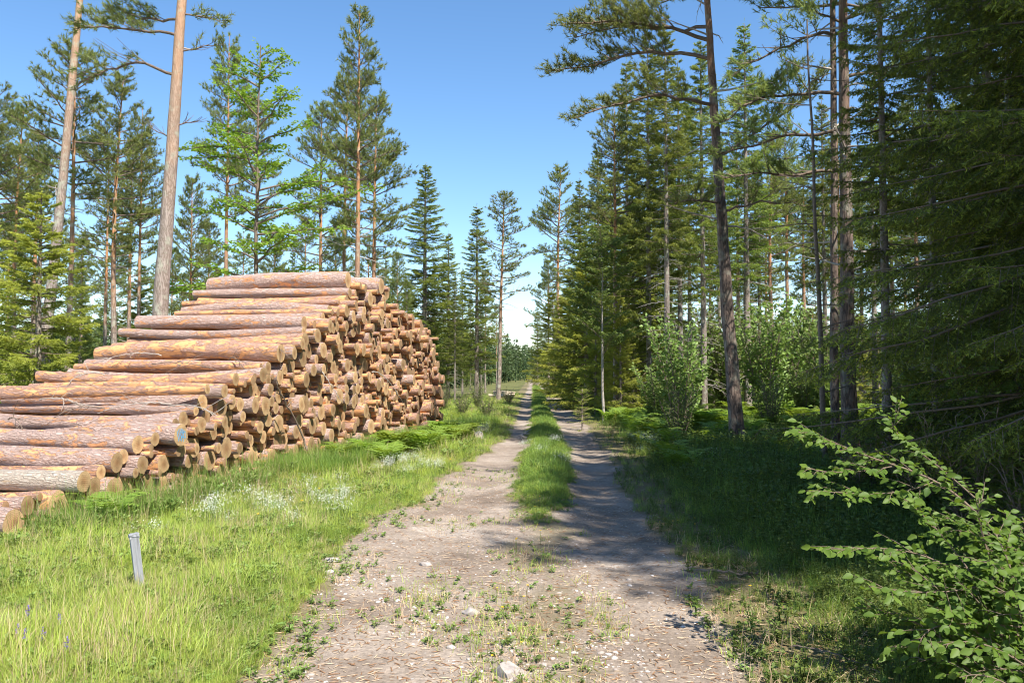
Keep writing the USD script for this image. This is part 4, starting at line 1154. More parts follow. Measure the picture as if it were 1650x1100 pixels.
stems = [
    ([at_px(1720, 960, 4.3), at_px(1600, 850, 4.35), at_px(1500, 775, 4.4), at_px(1400, 735, 4.45), at_px(1320, 710, 4.5), at_px(1262, 692, 4.55)], 0.010),
    ([at_px(1640, 985, 4.2), at_px(1560, 920, 4.2), at_px(1480, 892, 4.2), at_px(1400, 882, 4.2), at_px(1308, 880, 4.2)], 0.007),
    ([at_px(1640, 1100, 4.0), at_px(1615, 980, 4.05), at_px(1590, 905, 4.1), at_px(1575, 835, 4.1), at_px(1592, 800, 4.1)], 0.008),
    ([at_px(1592, 930, 4.1), at_px(1520, 945, 4.0), at_px(1450, 950, 3.95), at_px(1395, 935, 3.9)], 0.005),
    ([at_px(1680, 1010, 4.0), at_px(1580, 1000, 3.9), at_px(1500, 1010, 3.85), at_px(1470, 1040, 3.8)], 0.006),
    ([at_px(1700, 1120, 3.7), at_px(1620, 1060, 3.7), at_px(1560, 1030, 3.7), at_px(1500, 1030, 3.7)], 0.006),
    ([at_px(1500, 775, 4.4), at_px(1430, 790, 4.35), at_px(1360, 790, 4.3), at_px(1300, 795, 4.3)], 0.004),
    ([at_px(1430, 750, 4.45), at_px(1360, 755, 4.4), at_px(1300, 750, 4.4)], 0.004),
    ([at_px(1560, 920, 4.2), at_px(1500, 850, 4.3), at_px(1450, 800, 4.3)], 0.004),
    ([at_px(1640, 985, 4.2), at_px(1660, 900, 4.3), at_px(1640, 830, 4.4)], 0.005),
    ([at_px(1660, 1130, 3.6), at_px(1590, 1090, 3.6), at_px(1530, 1080, 3.6)], 0.005),
    ([at_px(1720, 1040, 4.1), at_px(1620, 1010, 4.1), at_px(1540, 960, 4.15)], 0.005),
    ([at_px(1700, 1000, 4.4), at_px(1630, 930, 4.4), at_px(1570, 860, 4.45), at_px(1500, 830, 4.5)], 0.005),
    ([at_px(1700, 1080, 3.9), at_px(1600, 1040, 3.9), at_px(1540, 990, 3.9), at_px(1490, 975, 3.9)], 0.005),
    ([at_px(1690, 930, 4.6), at_px(1640, 880, 4.6), at_px(1560, 850, 4.6), at_px(1490, 860, 4.6)], 0.005),
    ([at_px(1700, 1110, 3.8), at_px(1640, 1075, 3.8), at_px(1580, 1065, 3.8), at_px(1520, 1075, 3.75)], 0.004),
    ([at_px(1650, 1120, 3.9), at_px(1655, 1020, 3.9), at_px(1630, 950, 3.95), at_px(1650, 890, 4.0)], 0.005),
    ([at_px(1560, 800, 4.9), at_px(1470, 720, 5.0), at_px(1440, 690, 5.0), at_px(1452, 650, 5.0)], 0.005),
]
for k in range(34):
    x0, y0, dd = _r.uniform(1540, 1700), _r.uniform(980, 1130), _r.uniform(3.7, 4.7)
    x1, y1 = x0 - _r.uniform(40, 190), y0 - _r.uniform(40, 190)
    stems.append(([at_px(x0, y0, dd), at_px((x0 + x1) / 2 + 15, (y0 + y1) / 2 - 12, dd), at_px(x1, y1 + 14, dd + _r.uniform(-.2, .2))], 0.004))
wood, lp, ld, ln_, tt = MB(), [], [], [], []
for pts, r0 in stems:
    pts = np.array(pts) + _r.normal(0, 0.01, (len(pts), 3))
    f_ = np.linspace(0, 1, len(pts))
    s_ = np.linspace(0, 1, 24)
    from scipy.interpolate import CubicSpline
    P = CubicSpline(f_, pts)(s_)
    wood.add(tube(P, np.linspace(r0, 0.0018, 24), 6))
    L = np.linalg.norm(np.diff(P, axis=0), axis=1).sum()
    m = int(L / 0.026)
    for k in range(m):
        s = (k + 0.5) / m
        q, d = at_s(P, s)
        side = norm(np.cross(d, UP)) * (1 if k % 2 else -1)
        if s < 0.93 and k % 4 != 1:
            tl = _r.uniform(0.08, 0.26) * (1.1 - 0.5 * s)
            dr = norm(d * 0.7 + side * 0.8 + UP * _r.uniform(-0.25, 0.25) + _r.normal(0, .15, 3))
            wood.add(tube([q, q + dr * tl * .5 + UP * .006, q + dr * tl], [0.0025, 0.0018, 0.001], 4))
            n = max(2, int(tl / 0.028))
            ss = np.linspace(0.3, 1, n)
            sd = norm(np.cross(dr, UP))
            alt = np.where(np.arange(n) % 2, 1, -1)[:, None]
            lp.append(q + dr * (tl * ss)[:, None])
            ld.append(norm(dr * 0.8 + sd * alt * 0.7 - UP * 0.2 + _r.normal(0, .25, (n, 3))))
            ln_.append(norm(UP * 0.45 + SUN * 0.7 + np.array([0, -0.55, 0]) + _r.normal(0, .42, (n, 3))))
            tt.append(np.clip(_r.normal(0.35 + 0.35 * ss * s, 0.15), 0, 1))
        else:
            lp.append(q[None]); ld.append(norm(d * .6 + side * .8 - UP * .15 + _r.normal(0, .2, 3))[None])
            ln_.append(norm(UP * 0.45 + SUN * .7 + np.array([0, -0.55, 0]) + _r.normal(0, .4, 3))[None]); tt.append(np.array([0.4 + 0.5 * s]))
lp, ld, ln_, tt = np.vstack(lp), np.vstack(ld), np.vstack(ln_), np.concatenate(tt)
sz = _r.uniform(0.028, 0.062, len(lp))
obj('stems', wood.get(), 'bush_stem', p, True)
obj('leaves', big_leaves(lp, ld, ln_, sz, sz * 0.62, _r), 'bush_leaves', p, True, tint=np.repeat(tt, 20))

# ------------------------------------------------------------------ the log pile
FU = norm(np.array([0.18, 1.0, 0]))            # along the face of the pile
FN = np.array([FU[1], -FU[0], 0])              # out of the face, towards the track
FA = np.array([-5.0, 9.0, 0])


def d_of_px(px):
    dd = np.linspace(8, 27, 800)
    return float(np.interp(px, 825 + 1300 * face_x(dd) / dd, dd))


_HD = np.array([7.8, 8.6, 9, 10, 11, 12, 13, 14, 15, 16, 17, 18, 19, 20, 22, 23.3, 24.1, 24.6, 24.9])
_HZ = np.array([0.0, 0.25, 0.30, 0.62, 0.95, 1.28, 1.62, 1.90, 2.40, 2.80, 3.20, 3.72, 3.85, 3.80, 3.50, 3.20, 2.85, 2.2, 0.0])
rng = np.random.default_rng(2024)
SEED = [(83, 818, 33), (128, 778, 36), (176, 792, 44), (217, 797, 34), (191, 748, 36), (223, 751, 31), (268, 750, 32), (227, 719, 32), (273, 704, 38), (300, 704, 30),
        (301, 745, 25), (302, 770, 26), (318, 665, 17), (321, 630, 18), (336, 651, 28), (348, 633, 23), (379, 614, 22), (421, 606, 26), (449, 572, 31), (471, 591, 25), (487, 579, 32),
        (503, 568, 27), (500, 523, 25), (487, 551, 26), (507, 543, 24), (530, 514, 16), (525, 533, 20), (539, 531, 19), (554, 503, 22), (569, 487, 15), (574, 453, 28), (581, 477, 21),
        (614, 463, 27), (629, 473, 26), (570, 513, 24), (554, 548, 27), (490, 614, 27), (508, 597, 19), (527, 594, 21), (614, 515, 23), (574, 536, 21), (357, 660, 30), (333, 690, 14),
        (345, 700, 24), (374, 650, 27), (405, 655, 28), (394, 628, 15), (430, 630, 22), (440, 660, 20), (382, 690, 26), (366, 668, 16), (415, 690, 22), (455, 640, 26)]
C = []
for px, py, dia in SEED:
    d = d_of_px(px)
    r = dia * d / 1300 / 2 * 0.9
    z = PZ(py, d)
    if all(math.hypot(d - c[0], z - c[1]) > (r + c[2]) * 0.88 for c in C):
        C.append((d, max(z, r * 0.75), r, True))
C_ = [np.array(c[:3]) for c in C]
for r, tries in [(0.155, 120), (0.135, 420), (0.118, 1500), (0.104, 5000), (0.090, 10000), (0.077, 12000), (0.064, 12000), (0.052, 10000), (0.042, 9000)]:
    dd = rng.uniform(7.9, 24.9, tries)
    zz = rng.uniform(0.02, 1, tries)
    top = np.interp(dd, _HD, _HZ)
    zz = r * 0.8 - 0.1 + zz * (top + 0.1 - 2 * r * 0.9)
    ok = top > 1.7 * r
    arr = np.array(C_)
    for d, z, o in zip(dd, zz, ok):
        if not o:
            continue
        rr_ = r * rng.uniform(0.94, 1.06)
        if np.all((arr[:, 0] - d) ** 2 + (arr[:, 1] - z) ** 2 > ((arr[:, 2] + rr_) * 0.985) ** 2):
            arr = np.vstack([arr, [d, z, rr_]])
    C_ = list(arr)
arr = np.array(C_)
# let everything settle a little: each log drops until it meets another
for _ in range(6):
    for i in np.argsort(arr[:, 1]):
        if i < len(C):
            continue
        for step in (0.06, 0.03, 0.015):
            z = arr[i, 1] - step
            if z < arr[i, 2] * 0.8 - 0.1:
                continue
            o = np.delete(arr, i, 0)
            if np.all((o[:, 0] - arr[i, 0]) ** 2 + (o[:, 1] - z) ** 2 > ((o[:, 2] + arr[i, 2]) * 0.97) ** 2):
                arr[i, 1] = z
                break
NSEED = len(C)
print('logs', len(arr))


def log_mesh(seed, rings=64, sides=26, L=1.0, taper=0.1):
    """A log of radius about 1, from x = 0 (the cut end in sight) to x = -L... in units: x metres, radius scaled by the copy."""
    rng = np.random.default_rng(seed)
    x = np.concatenate([[0.0], -np.linspace(0.012, 1, rings - 1) * L])
    th = np.arange(sides) / sides * 2 * np.pi
    q = np.stack(np.broadcast_arrays(np.cos(th)[None] * 1.5, np.sin(th)[None] * 1.5, x[:, None] * 1.6), -1)
    rad = 1 + 0.16 * (meshkit.noise(q + seed * 3.1, seed) - 0.5)
    q2 = np.stack(np.broadcast_arrays(np.cos(th)[None] * 5, np.sin(th)[None] * 5, x[:, None] * 5), -1)
    rad = rad + 0.12 * (meshkit.fbm(q2, 3, seed + 5) - 0.5)
    q4 = np.stack(np.broadcast_arrays(np.cos(th)[None] * 9, np.sin(th)[None] * 9, x[:, None] * 9), -1)
    rad = rad + 0.10 * np.clip(meshkit.fbm(q4, 3, seed + 15) - 0.52, -0.1, 0.2)
    q3 = np.stack(np.broadcast_arrays(np.cos(th)[None] * 0.8, np.sin(th)[None] * 0.8, 0 * x[:, None]), -1)
    rad = rad + 0.14 * (meshkit.noise(q3 + 3, seed + 9) - 0.5)
    for _ in range(rng.integers(2, 6)):       # knots
        xk, tk = -rng.uniform(0.15, 0.95) * L, rng.uniform(0, 6.28)
        dth = np.angle(np.exp(1j * (th - tk)))
        rad = rad + 0.24 * np.exp(-((x[:, None] - xk) / 0.05) ** 2 - (dth[None] / 0.28) ** 2)
    rad[0] *= 0.97
    rad = rad * (1 + taper * (x[:, None] / L + 0.4))
    bow = 0.7 * rng.normal() * (np.sin(-x / L * np.pi)) * 0.6
    bow2 = 0.7 * rng.normal() * (np.sin(-x / L * np.pi)) * 0.6
    v = np.stack([np.repeat(x[:, None], sides, 1), np.cos(th)[None] * rad + bow[:, None], np.sin(th)[None] * rad + bow2[:, None]], -1)
    return v


def log_parts(v, r):
    """Scales the section by r; returns bark and the two cut ends."""
    v = v.copy()
    v[..., 1:] *= r
    n, k = v.shape[:2]
    i = np.arange(n - 1)[:, None] * k
    j = np.arange(k)[None]
    j2 = (j + 1) % k
    f = np.concatenate([np.stack([i + j, i + k + j2, i + j2], -1).reshape(-1, 3), np.stack([i + j, i + k + j, i + k + j2], -1).reshape(-1, 3)])
    ends = []
    for row, sg in ((0, 1), (n - 1, -1)):
        c = v[row].mean(0)
        ring = v[row]
        e = np.vstack([ring, c + (ring - c) * 0.5 + [0.002 * sg, 0, 0], c[None] + [0.003 * sg, 0, 0]])
        jj = np.arange(k)
        ff = np.concatenate([np.stack([jj, (jj + 1) % k, k + (jj + 1) % k], 1), np.stack([jj, k + (jj + 1) % k, k + jj], 1), np.stack([k + jj, k + (jj + 1) % k, np.full(k, 2 * k)], 1)])
        ends.append((e, ff if sg > 0 else ff[:, ::-1]))
    return (v.reshape(-1, 3), f), ends


LOGMATS = ['log_bark_grey', 'log_bark_orange', 'log_bark_grey', 'log_bark_orange', 'log_bark_grey']
LOGV = []
for k in range(15):
    p = lib(f'log_{k}')
    v = log_mesh(300 + k, L=3.6)
    LOGV.append(v)
    bark, ends = log_parts(v, 0.12)
    obj('bark', bark, LOGMATS[k % 5], p, 40)
    obj('cut_end', ends[0], 'cut_wood', p)
    obj('cut_end', ends[1], 'cut_wood', p)
p = lib('log_birch')
bark, ends = log_parts(log_mesh(399, L=3.6), 0.12)
obj('bark', bark, 'log_bark_birch', p, 40)
obj('cut_end', ends[0], 'cut_wood', p)
obj('cut_end', ends[1], 'cut_wood', p)

YAW = math.degrees(math.atan2(FN[1], FN[0]))
order = np.argsort(-(arr[:, 2] / arr[:, 0]) * (1 - 0.25 * (arr[:, 0] > 21)))
rank = np.empty(len(arr), int)
rank[order] = np.arange(len(arr))
rank[:NSEED] = -1
indiv = set(np.argsort(rank, kind='stable')[:290].tolist())
SPECIAL = {0: 'weathered log lowest at the near left corner of the pile, sinking in grass', 1: 'pale birch log with dark saw grooved end near the left corner',
           2: 'stout log with slanted dark end low at the near left corner', 3: 'log end half sunk in grass right of the stout slanted one', 4: 'grey barked log with big knotty end in the second row from the corner',
           5: 'short looking log end touching the big knotty grey one on its right', 8: 'thick grey log with blue paint on its cut end',
           9: 'cut log wedged right against the blue painted one', 7: 'orange log just below the blue painted one'}
back = MB(); backe = MB()
ORD = ('lowest', *'second third fourth fifth sixth seventh eighth ninth tenth eleventh twelfth thirteenth fourteenth fifteenth sixteenth seventeenth eighteenth nineteenth twentieth'.split())
ORD = ORD + tuple(f'twenty {o}' for o in ('first',) + ORD[1:9]) + ('thirtieth',) + tuple(f'thirty {o}' for o in ('first',) + ORD[1:9]) + ('fortieth',) + tuple(f'forty {o}' for o in ('first',) + ORD[1:9])
slope = sorted([i for i in range(len(arr)) if i in indiv and i not in SPECIAL and arr[i, 1] + 2.2 * arr[i, 2] > np.interp(arr[i, 0], _HD, _HZ) and arr[i, 0] < 18.2], key=lambda i: arr[i, 1])
for i, (d, z, r) in enumerate(arr):
    top = np.interp(d, _HD, _HZ)
    seeded = i < NSEED
    out = rng.normal(0, 0.09) if seeded else rng.normal(-0.02, 0.105)
    base = FA + FU * ((d - 9) / FU[1]) + FN * (out - (0.25 if d < 9.2 else 0))
    g = 0.03
    loc = (base[0], base[1], z + g)
    yaw = YAW + rng.normal(0, 2.2)
    pit = rng.normal(0, 0.9)
    sx = rng.uniform(0.92, 1.06)
    s = r / 0.12
    if i in indiv:
        kind = f'log_{rng.integers(15)}'
        if seeded:
            kind = f'log_{i % 15}'
        group = None
        if i in SPECIAL:
            label = SPECIAL[i]
            if i == 1:
                kind = 'log_birch'
        elif z + 2.2 * r > top and d < 18.2:
            label, group = f'{ORD[slope.index(i)]} log up from the grass on the near slope of the pile', 'logs on the near slope of the pile'
        elif z + 2.2 * r > top:
            label, group = 'log end along the far top edge of the pile', 'logs along the far top edge of the pile'
        else:
            big = 'thin' if r < 0.075 else 'very thick' if r > 0.125 else 'thick' if r > 0.10 else 'medium'
            q = z / top
            lev = 'just above the grass' if q < 0.2 else 'low' if q < 0.4 else 'halfway up' if q < 0.62 else 'high'
            part = 'near end' if d < 12.5 else 'near half' if d < 15.5 else 'middle' if d < 18.5 else 'far half' if d < 21.5 else 'far end'
            label = f'{big} log {lev} in the {part} of the pile face'
            group = f'{big} logs {lev} in the {part} of the pile face'
        if i == 8:
            p = thing('log', label, 'log', loc)
            UsdGeom.Xformable(p).AddRotateXYZOp().Set(Gf.Vec3f(0, float(pit), float(yaw)))
            vv = LOGV[5].copy()
            bark, ends = log_parts(vv, r)
            obj('bark', bark, 'log_bark_grey', p, 40)
            obj('cut_end', ends[0], 'cut_wood', p)
            obj('cut_end', ends[1], 'cut_wood', p)
            m = MB()
            for a, b in [((-.10, .07), (-.06, -.08)), ((-.07, .09), (-.03, -.07)), ((-.04, .10), (.00, -.06)), ((-.01, .10), (.02, -.02)), ((.02, .09), (.00, -.08)),
                         ((.05, .08), (.04, -.09)), ((.075, .06), (.085, -.05)), ((.0, .03), (.08, .05)), ((.0, -.02), (.07, -.03))]:
                t_ = norm(np.array([b[0] - a[0], b[1] - a[1]]))
                nn = np.array([-t_[1], t_[0]]) * 0.0065
                q = np.array([[0.0045, a[0] + nn[0], a[1] + nn[1]], [0.0045, a[0] - nn[0], a[1] - nn[1]], [0.0045, b[0] - nn[0], b[1] - nn[1]], [0.0045, b[0] + nn[0], b[1] + nn[1]]])
                q[:, 1:] *= r / 0.15
                m.add((q, np.array([[0, 1, 2], [0, 2, 3]])))
            obj('paint_mark', m.get(), 'blue_paint', p)
        else:
            p = thing('log', label, 'log', loc, group=group)
            x = UsdGeom.Xformable(p)
            x.AddRotateXYZOp().Set(Gf.Vec3f(float(rng.uniform(0, 360)), float(pit), float(yaw)))
            x.AddScaleOp().Set(Gf.Vec3f(float(sx), float(s), float(s)))
            p.GetReferences().AddInternalReference(f'/World/Library/{kind}')
            p.SetInstanceable(True)
    else:
        vv = LOGV[rng.integers(15)][::6]
        vv = np.concatenate([vv[:, ::2]], 1)
        bark, ends = log_parts(vv, r)
        a = math.radians(yaw)
        R = np.array([[math.cos(a), -math.sin(a), 0], [math.sin(a), math.cos(a), 0], [0, 0, 1]])
        rx = rng.uniform(0, 6.28)
        RX = np.array([[1, 0, 0], [0, math.cos(rx), -math.sin(rx)], [0, math.sin(rx), math.cos(rx)]])
        T = lambda v: (R @ RX @ v.T).T + np.array(loc)
        back.add((T(bark[0]), bark[1]))
        backe.add((T(ends[0][0]), ends[0][1]))
mat('cut_wood_small', {
    'g': ('geometry', {}), 'w': ('math', {'math_type': 'multiply', 'value2': 1.0}),
    'n': ('noise_texture', {'scale': 12.0, 'detail': 4.0}),
    'r': ('rgb_ramp', {'ramp': [(0.0, (0.28, 0.17, 0.085)), (0.5, (0.43, 0.285, 0.145)), (1.0, (0.53, 0.37, 0.20))]}),
    'm': ('map_range', {'from_min': 0.3, 'from_max': 0.7, 'to_min': 0.8, 'to_max': 1.12}),
    'h': ('hsv', {'hue': 0.5, 'saturation': 1.0, 'fac': 1.0}),
    'p': ('principled_bsdf', {'roughness': 0.8})},
    [('g.random_per_island', 'r.fac'), ('g.position', 'n.vector'), ('n.fac', 'm.value'), ('m.result', 'h.value'), ('r.color', 'h.color'), ('h.color', 'p.base_color')], 'p.BSDF')
if back.n:
    p = thing('stacked_logs', 'thinner and farther logs filling the pile between the ones one can count', 'logs')
    tag(p, kind='stuff')
    obj('bark', back.get(), 'log_bark_orange', p, True)
    obj('cut_ends', backe.get(), 'cut_wood_small', p)

# ------------------------------------------------------------------ grass, herbs, flowers
def grass_clump(seed, n, R, H, w, mat_name, lean=0.5, seedheads=0):
    rng = np.random.default_rng(seed)
    a = rng.uniform(0, 6.28, n)
    rr = R * np.sqrt(rng.uniform(0, 1, n))
    base = np.stack([rr * np.cos(a), rr * np.sin(a), np.full(n, -0.02)], 1)
    L = H * rng.uniform(0.45, 1.1, n)
    az = rng.uniform(0, 6.28, n)
    ln = np.abs(rng.normal(0, lean, n))
    out = np.stack([np.cos(az), np.sin(az), 0 * az], 1)
    side = np.stack([-np.sin(az), np.cos(az), 0 * az], 1)
    rot = rng.uniform(-1.2, 1.2, n)[:, None]
    side = norm(side * np.cos(rot) + out * np.sin(rot))
    V = []
    for s, ww in ((0, 1.0), (0.4, 0.9), (0.75, 0.6), (1.0, 0.0)):
        c = base + UP * (L * (s - 0.28 * np.minimum(ln, 1.2) * s * s))[:, None] + out * (L * ln * s * s * 0.75)[:, None]
        if ww:
            V += [c - side * w * ww / 2, c + side * w * ww / 2]
        else:
            V += [c]
    V = np.stack(V, 1).reshape(-1, 3)
    b = np.arange(n)[:, None] * 7
    f = np.concatenate([b + q for q in ([0, 1, 3], [0, 3, 2], [2, 3, 5], [2, 5, 4], [4, 5, 6])])
    t = np.repeat(np.clip(rng.normal(0.4, 0.25, n), 0, 1), 7) + np.tile([-.2, -.2, 0, 0, .12, .12, .2], n)
    return (V, f), mat_name, np.clip(t, 0, 1), False


def weed(seed, n, L, mat_name):
    rng = np.random.default_rng(seed)
    az = rng.uniform(0, 6.28, n)
    d = norm(np.stack([np.cos(az), np.sin(az), rng.uniform(0.05, 0.6, n)], 1))
    p = np.stack([rng.normal(0, L * .5, n), rng.normal(0, L * .5, n), rng.uniform(0.005, 0.03, n)], 1)
    sz = rng.uniform(0.6, 1.2, n) * L
    vf = leaves(p, d, norm(UP + rng.normal(0, .3, (n, 3))), sz, sz * 0.6)
    return vf, mat_name, np.repeat(rng.uniform(0, 1, n), 4), False


def herb(seed, H, n, L, mat_name):
    rng = np.random.default_rng(seed)
    st = MB()
    lp, ld = [], []
    for k in range(4):
        b = bough(np.array([0, 0, -.02]), rng.uniform(0, 6.28), H * 0.35, 2.6, -0.3, rng, n=5)
        st.add(tube(b, np.linspace(0.003, 0.0015, 5), 3), 0.3)
        for j in range(n):
            q, d = at_s(b, rng.uniform(0.15, 1))
            lp.append(q); ld.append(norm(rng.normal(0, 1, 3) * [1, 1, .3] + UP * .1))
    lp, ld = np.array(lp), np.array(ld)
    sz = rng.uniform(0.6, 1.2, len(lp)) * L
    st.add(leaves(lp, ld, norm(UP + rng.normal(0, .35, (len(lp), 3))), sz, sz * 0.55), np.repeat(rng.uniform(0.2, 1, len(lp)), 4))
    return st.get(), mat_name, st.tint(), False


G = np.random.default_rng(404)


def in_pile(x, y):
    s = (x - face_x(y))
    return (y > 8.3) & (y < 25.0) & (s < 0.02) & (s > -4.2)


def scatter(n, x0, x1, y0, y1, dens, seed):
    r = np.random.default_rng(seed)
    # more points near the camera: y spaced by a power
    u = r.uniform(0, 1, n)
    a = 1.0 / y1 ** 0.6
    b = 1.0 / y0 ** 0.6
    y = (b + u * (a - b)) ** (-1 / 0.6)
    w0, w1 = np.broadcast_to(x0, y.shape) if np.ndim(x0) == 0 else x0, x1
    x = r.uniform(0, 1, n)
    x = np.where(True, (x0(y) if callable(x0) else x0) + x * ((x1(y) if callable(x1) else x1) - (x0(y) if callable(x0) else x0)), x)
    keep = (r.uniform(0, 1, n) < dens(x, y)) & ~in_pile(x, y) & (np.abs(x) < 0.72 * y + 1.2)
    x, y = x[keep], y[keep]
    return np.stack([x, y, height(x, y)], 1)


def field(name, protos, pos, scale, label, seed, probs=None, tall=None):
    r = np.random.default_rng(seed)
    n = len(pos)
    s = r.uniform(scale[0], scale[1], n) * (np.ones(n) if tall is None else tall(pos[:, 0], pos[:, 1]))
    which = r.choice(len(protos), n, p=probs)
    s3 = np.stack([s, s, s * r.uniform(0.8, 1.2, n)], 1)
    # grow clumps with distance, since they stand farther apart there
    grow = 1 + 0.02 * np.maximum(pos[:, 1] - 8, 0)
    s3[:, :2] *= np.minimum(grow, 2.5)[:, None]
    return instancer(name, protos, pos, r.uniform(0, 6.28, n), s3, which, label, 'grass', lean=r.normal(0, 0.08, (n, 2)))


def left_edge(y):
    return np.interp(y, _Y, _LL)


def right_edge(y):
    return np.interp(y, _Y, _RR)


MEADOW = [grass_clump(1, 36, 0.13, 0.20, 0.0046, 'grass_blades', 1.2), grass_clump(2, 36, 0.14, 0.16, 0.0055, 'grass_blades', 1.6), grass_clump(3, 26, 0.12, 0.30, 0.0038, 'grass_blades', 0.8),
          grass_clump(4, 26, 0.13, 0.20, 0.0065, 'lush_grass', 1.3), grass_clump(5, 18, 0.14, 0.30, 0.0030, 'dry_grass', 0.8), herb(6, 0.18, 9, 0.04, 'weed_leaves')]


def meadow_d(x, y):
    b = bare(x, y)
    n = meshkit.fbm(np.stack([x * 0.9, y * 0.9, 0 * x], -1), 3, 21)
    return np.where(b > 0.5, 0, 1) * (0.55 + 0.8 * n)


pos = scatter(60000, lambda y: -0.72 * y - 1.0, lambda y: left_edge(y) + 0.08, 3.0, 70, meadow_d, 31)
tallf = lambda x, y: 0.85 * (0.4 + 1.1 * meshkit.fbm(np.stack([x * 1.1, y * 1.1, 0 * x], -1), 3, 22)) * (0.45 + 0.55 * sstep(0.0, 0.7, left_edge(y) - x)) * (1 + 0.35 * sstep(9, 16, y))
field('meadow_grass', MEADOW, pos, (0.8, 1.3), 'sunlit yellow green meadow grass left of the track', 41, [.24, .26, .11, .13, .07, .19], tallf)
# lush reed like grass at the foot of the pile
pos = scatter(5000, lambda y: face_x(y) + 0.05, lambda y: np.minimum(face_x(y) + 1.3, left_edge(y) - 0.1), 13.0, 27, lambda x, y: np.where(bare(x, y) > 0.3, 0, 0.8), 32)
field('lush_grass', [grass_clump(7, 26, 0.14, 0.42, 0.0055, 'lush_grass', 0.8), grass_clump(8, 26, 0.14, 0.34, 0.006, 'grass_blades', 0.9)], pos, (0.5, 1.2), 'lush dark green grass along the foot of the log pile', 42)
pos = scatter(2000, lambda y: face_x(y) + 0.0, lambda y: face_x(y) + 0.8, 8.3, 20.0, lambda x, y: 0.8 + 0 * x, 38)
field('tall_grass', [grass_clump(27, 12, 0.10, 0.52, 0.004, 'lush_grass', 0.5), grass_clump(28, 8, 0.10, 0.60, 0.003, 'dry_grass', 0.5), herb(29, 0.32, 8, 0.05, 'weed_leaves')], pos, (0.6, 1.1), 'tall stalks and weeds growing up against the nearest log ends', 47, [.5, .2, .3])
# strip between the ruts
STRIP = [grass_clump(9, 26, 0.11, 0.20, 0.005, 'grass_blades', 1.0), grass_clump(10, 26, 0.11, 0.25, 0.0055, 'lush_grass', 0.9), herb(11, 0.2, 8, 0.04, 'weed_leaves')]
pos = scatter(15000, lambda y: np.interp(y, _Y, _LR) - 0.22, lambda y: np.interp(y, _Y, _RL) + 0.22, 8.8, 120, lambda x, y: np.clip(1.15 - 1.4 * bare(x, y), 0, 1) * (0.3 + 0.7 * sstep(8.8, 11.5, y)) * (0.2 + 0.9 * meshkit.fbm(np.stack([x * 1.5, y * 1.1, 0 * x], -1), 3, 61)), 33)
field('strip_grass', STRIP, pos, (0.7, 1.25), 'grass growing on the strip between the two ruts', 43, [.4, .4, .2],
      lambda x, y: (0.35 + 0.65 * sstep(0.0, 0.32, np.minimum(x - np.interp(y, _Y, _LR) + 0.1, np.interp(y, _Y, _RL) + 0.1 - x))) * (0.4 + 0.9 * meshkit.fbm(np.stack([x * 1.8, y * 1.3, 0 * x], -1), 3, 62)) * (0.35 + 0.65 * sstep(8.8, 13, y)) * 0.9)
# right verge and forest floor
FOREST = [grass_clump(12, 26, 0.12, 0.34, 0.005, 'lush_grass', 0.7), grass_clump(13, 26, 0.12, 0.28, 0.005, 'grass_blades', 0.8), herb(14, 0.30, 10, 0.05, 'shrub_leaves'), herb(15, 0.42, 12, 0.055, 'shrub_leaves')]
pos = scatter(42000, lambda y: right_edge(y) - 0.15, lambda y: 0.72 * y + 1.0, 4.2, 75, lambda x, y: np.where(bare(x, y) > 0.5, 0, (0.25 + 0.6 * sstep(0.3, 1.2, x - right_edge(y))) * (0.42 + 0.58 * sstep(5.4, 8.0, y))), 34)
field('forest_undergrowth', FOREST, pos, (0.7, 1.2), 'green undergrowth of grass and herbs below the right hand trees', 44, [.32, .24, .26, .18],
      lambda x, y: (0.4 + 0.6 * sstep(0.1, 1.4, x - right_edge(y))) * (0.45 + 0.55 * sstep(5.2, 8.5, y)))
# thin growth on the track itself
SPARSE = [grass_clump(16, 12, 0.08, 0.09, 0.004, 'grass_blades', 1.0), grass_clump(17, 10, 0.08, 0.10, 0.0035, 'dry_grass', 1.0), weed(18, 9, 0.032, 'weed_leaves'), weed(19, 12, 0.026, 'weed_leaves')]


def sparse_d(x, y):
    n = meshkit.fbm(np.stack([x * 1.3, y * 1.1, 0 * x + 4], -1), 4, 25)
    mid = np.exp(-((x - 0.3) / 0.4) ** 2) * (y > 4)
    return np.clip(sstep(0.50, 0.68, n) * 0.5 + mid * 0.28 * sstep(0.35, 0.6, n), 0, 1) * (x < 0.75 + 0 * y)


pos = scatter(9000, lambda y: left_edge(y) - 0.1, lambda y: right_edge(y) + 0.1, 3.2, 14, lambda x, y: 0.7 * sparse_d(x, y), 35)
field('track_weeds', SPARSE, pos, (0.6, 1.3), 'low weeds and thin grass growing on the bare track', 45, [.3, .25, .25, .2])

pos = scatter(2200, lambda y: right_edge(y) - 0.1, lambda y: right_edge(y) + 2.0, 3.4, 8.0, lambda x, y: 0.25 + 0.5 * sstep(0.42, 0.62, meshkit.fbm(np.stack([x * 1.8, y * 1.5, 0 * x + 6], -1), 4, 29)), 39)
field('verge_weeds', SPARSE + [grass_clump(30, 12, 0.10, 0.16, 0.003, 'dry_grass', 1.1), herb(31, 0.10, 6, 0.03, 'shrub_leaves')], pos, (0.6, 1.4), 'thin dry grass and weeds on the litter strewn right edge of the track', 48, [.3, .12, .18, .18, .04, .18])
pos = scatter(1300, lambda y: left_edge(y) - 0.35, lambda y: left_edge(y) + 0.45, 3.2, 12, lambda x, y: np.clip(0.8 - 0.9 * (x - left_edge(y)), 0, 1) * sstep(0.38, 0.6, meshkit.fbm(np.stack([x * 2.2, y * 1.7, 0 * x + 7], -1), 4, 30)), 40)
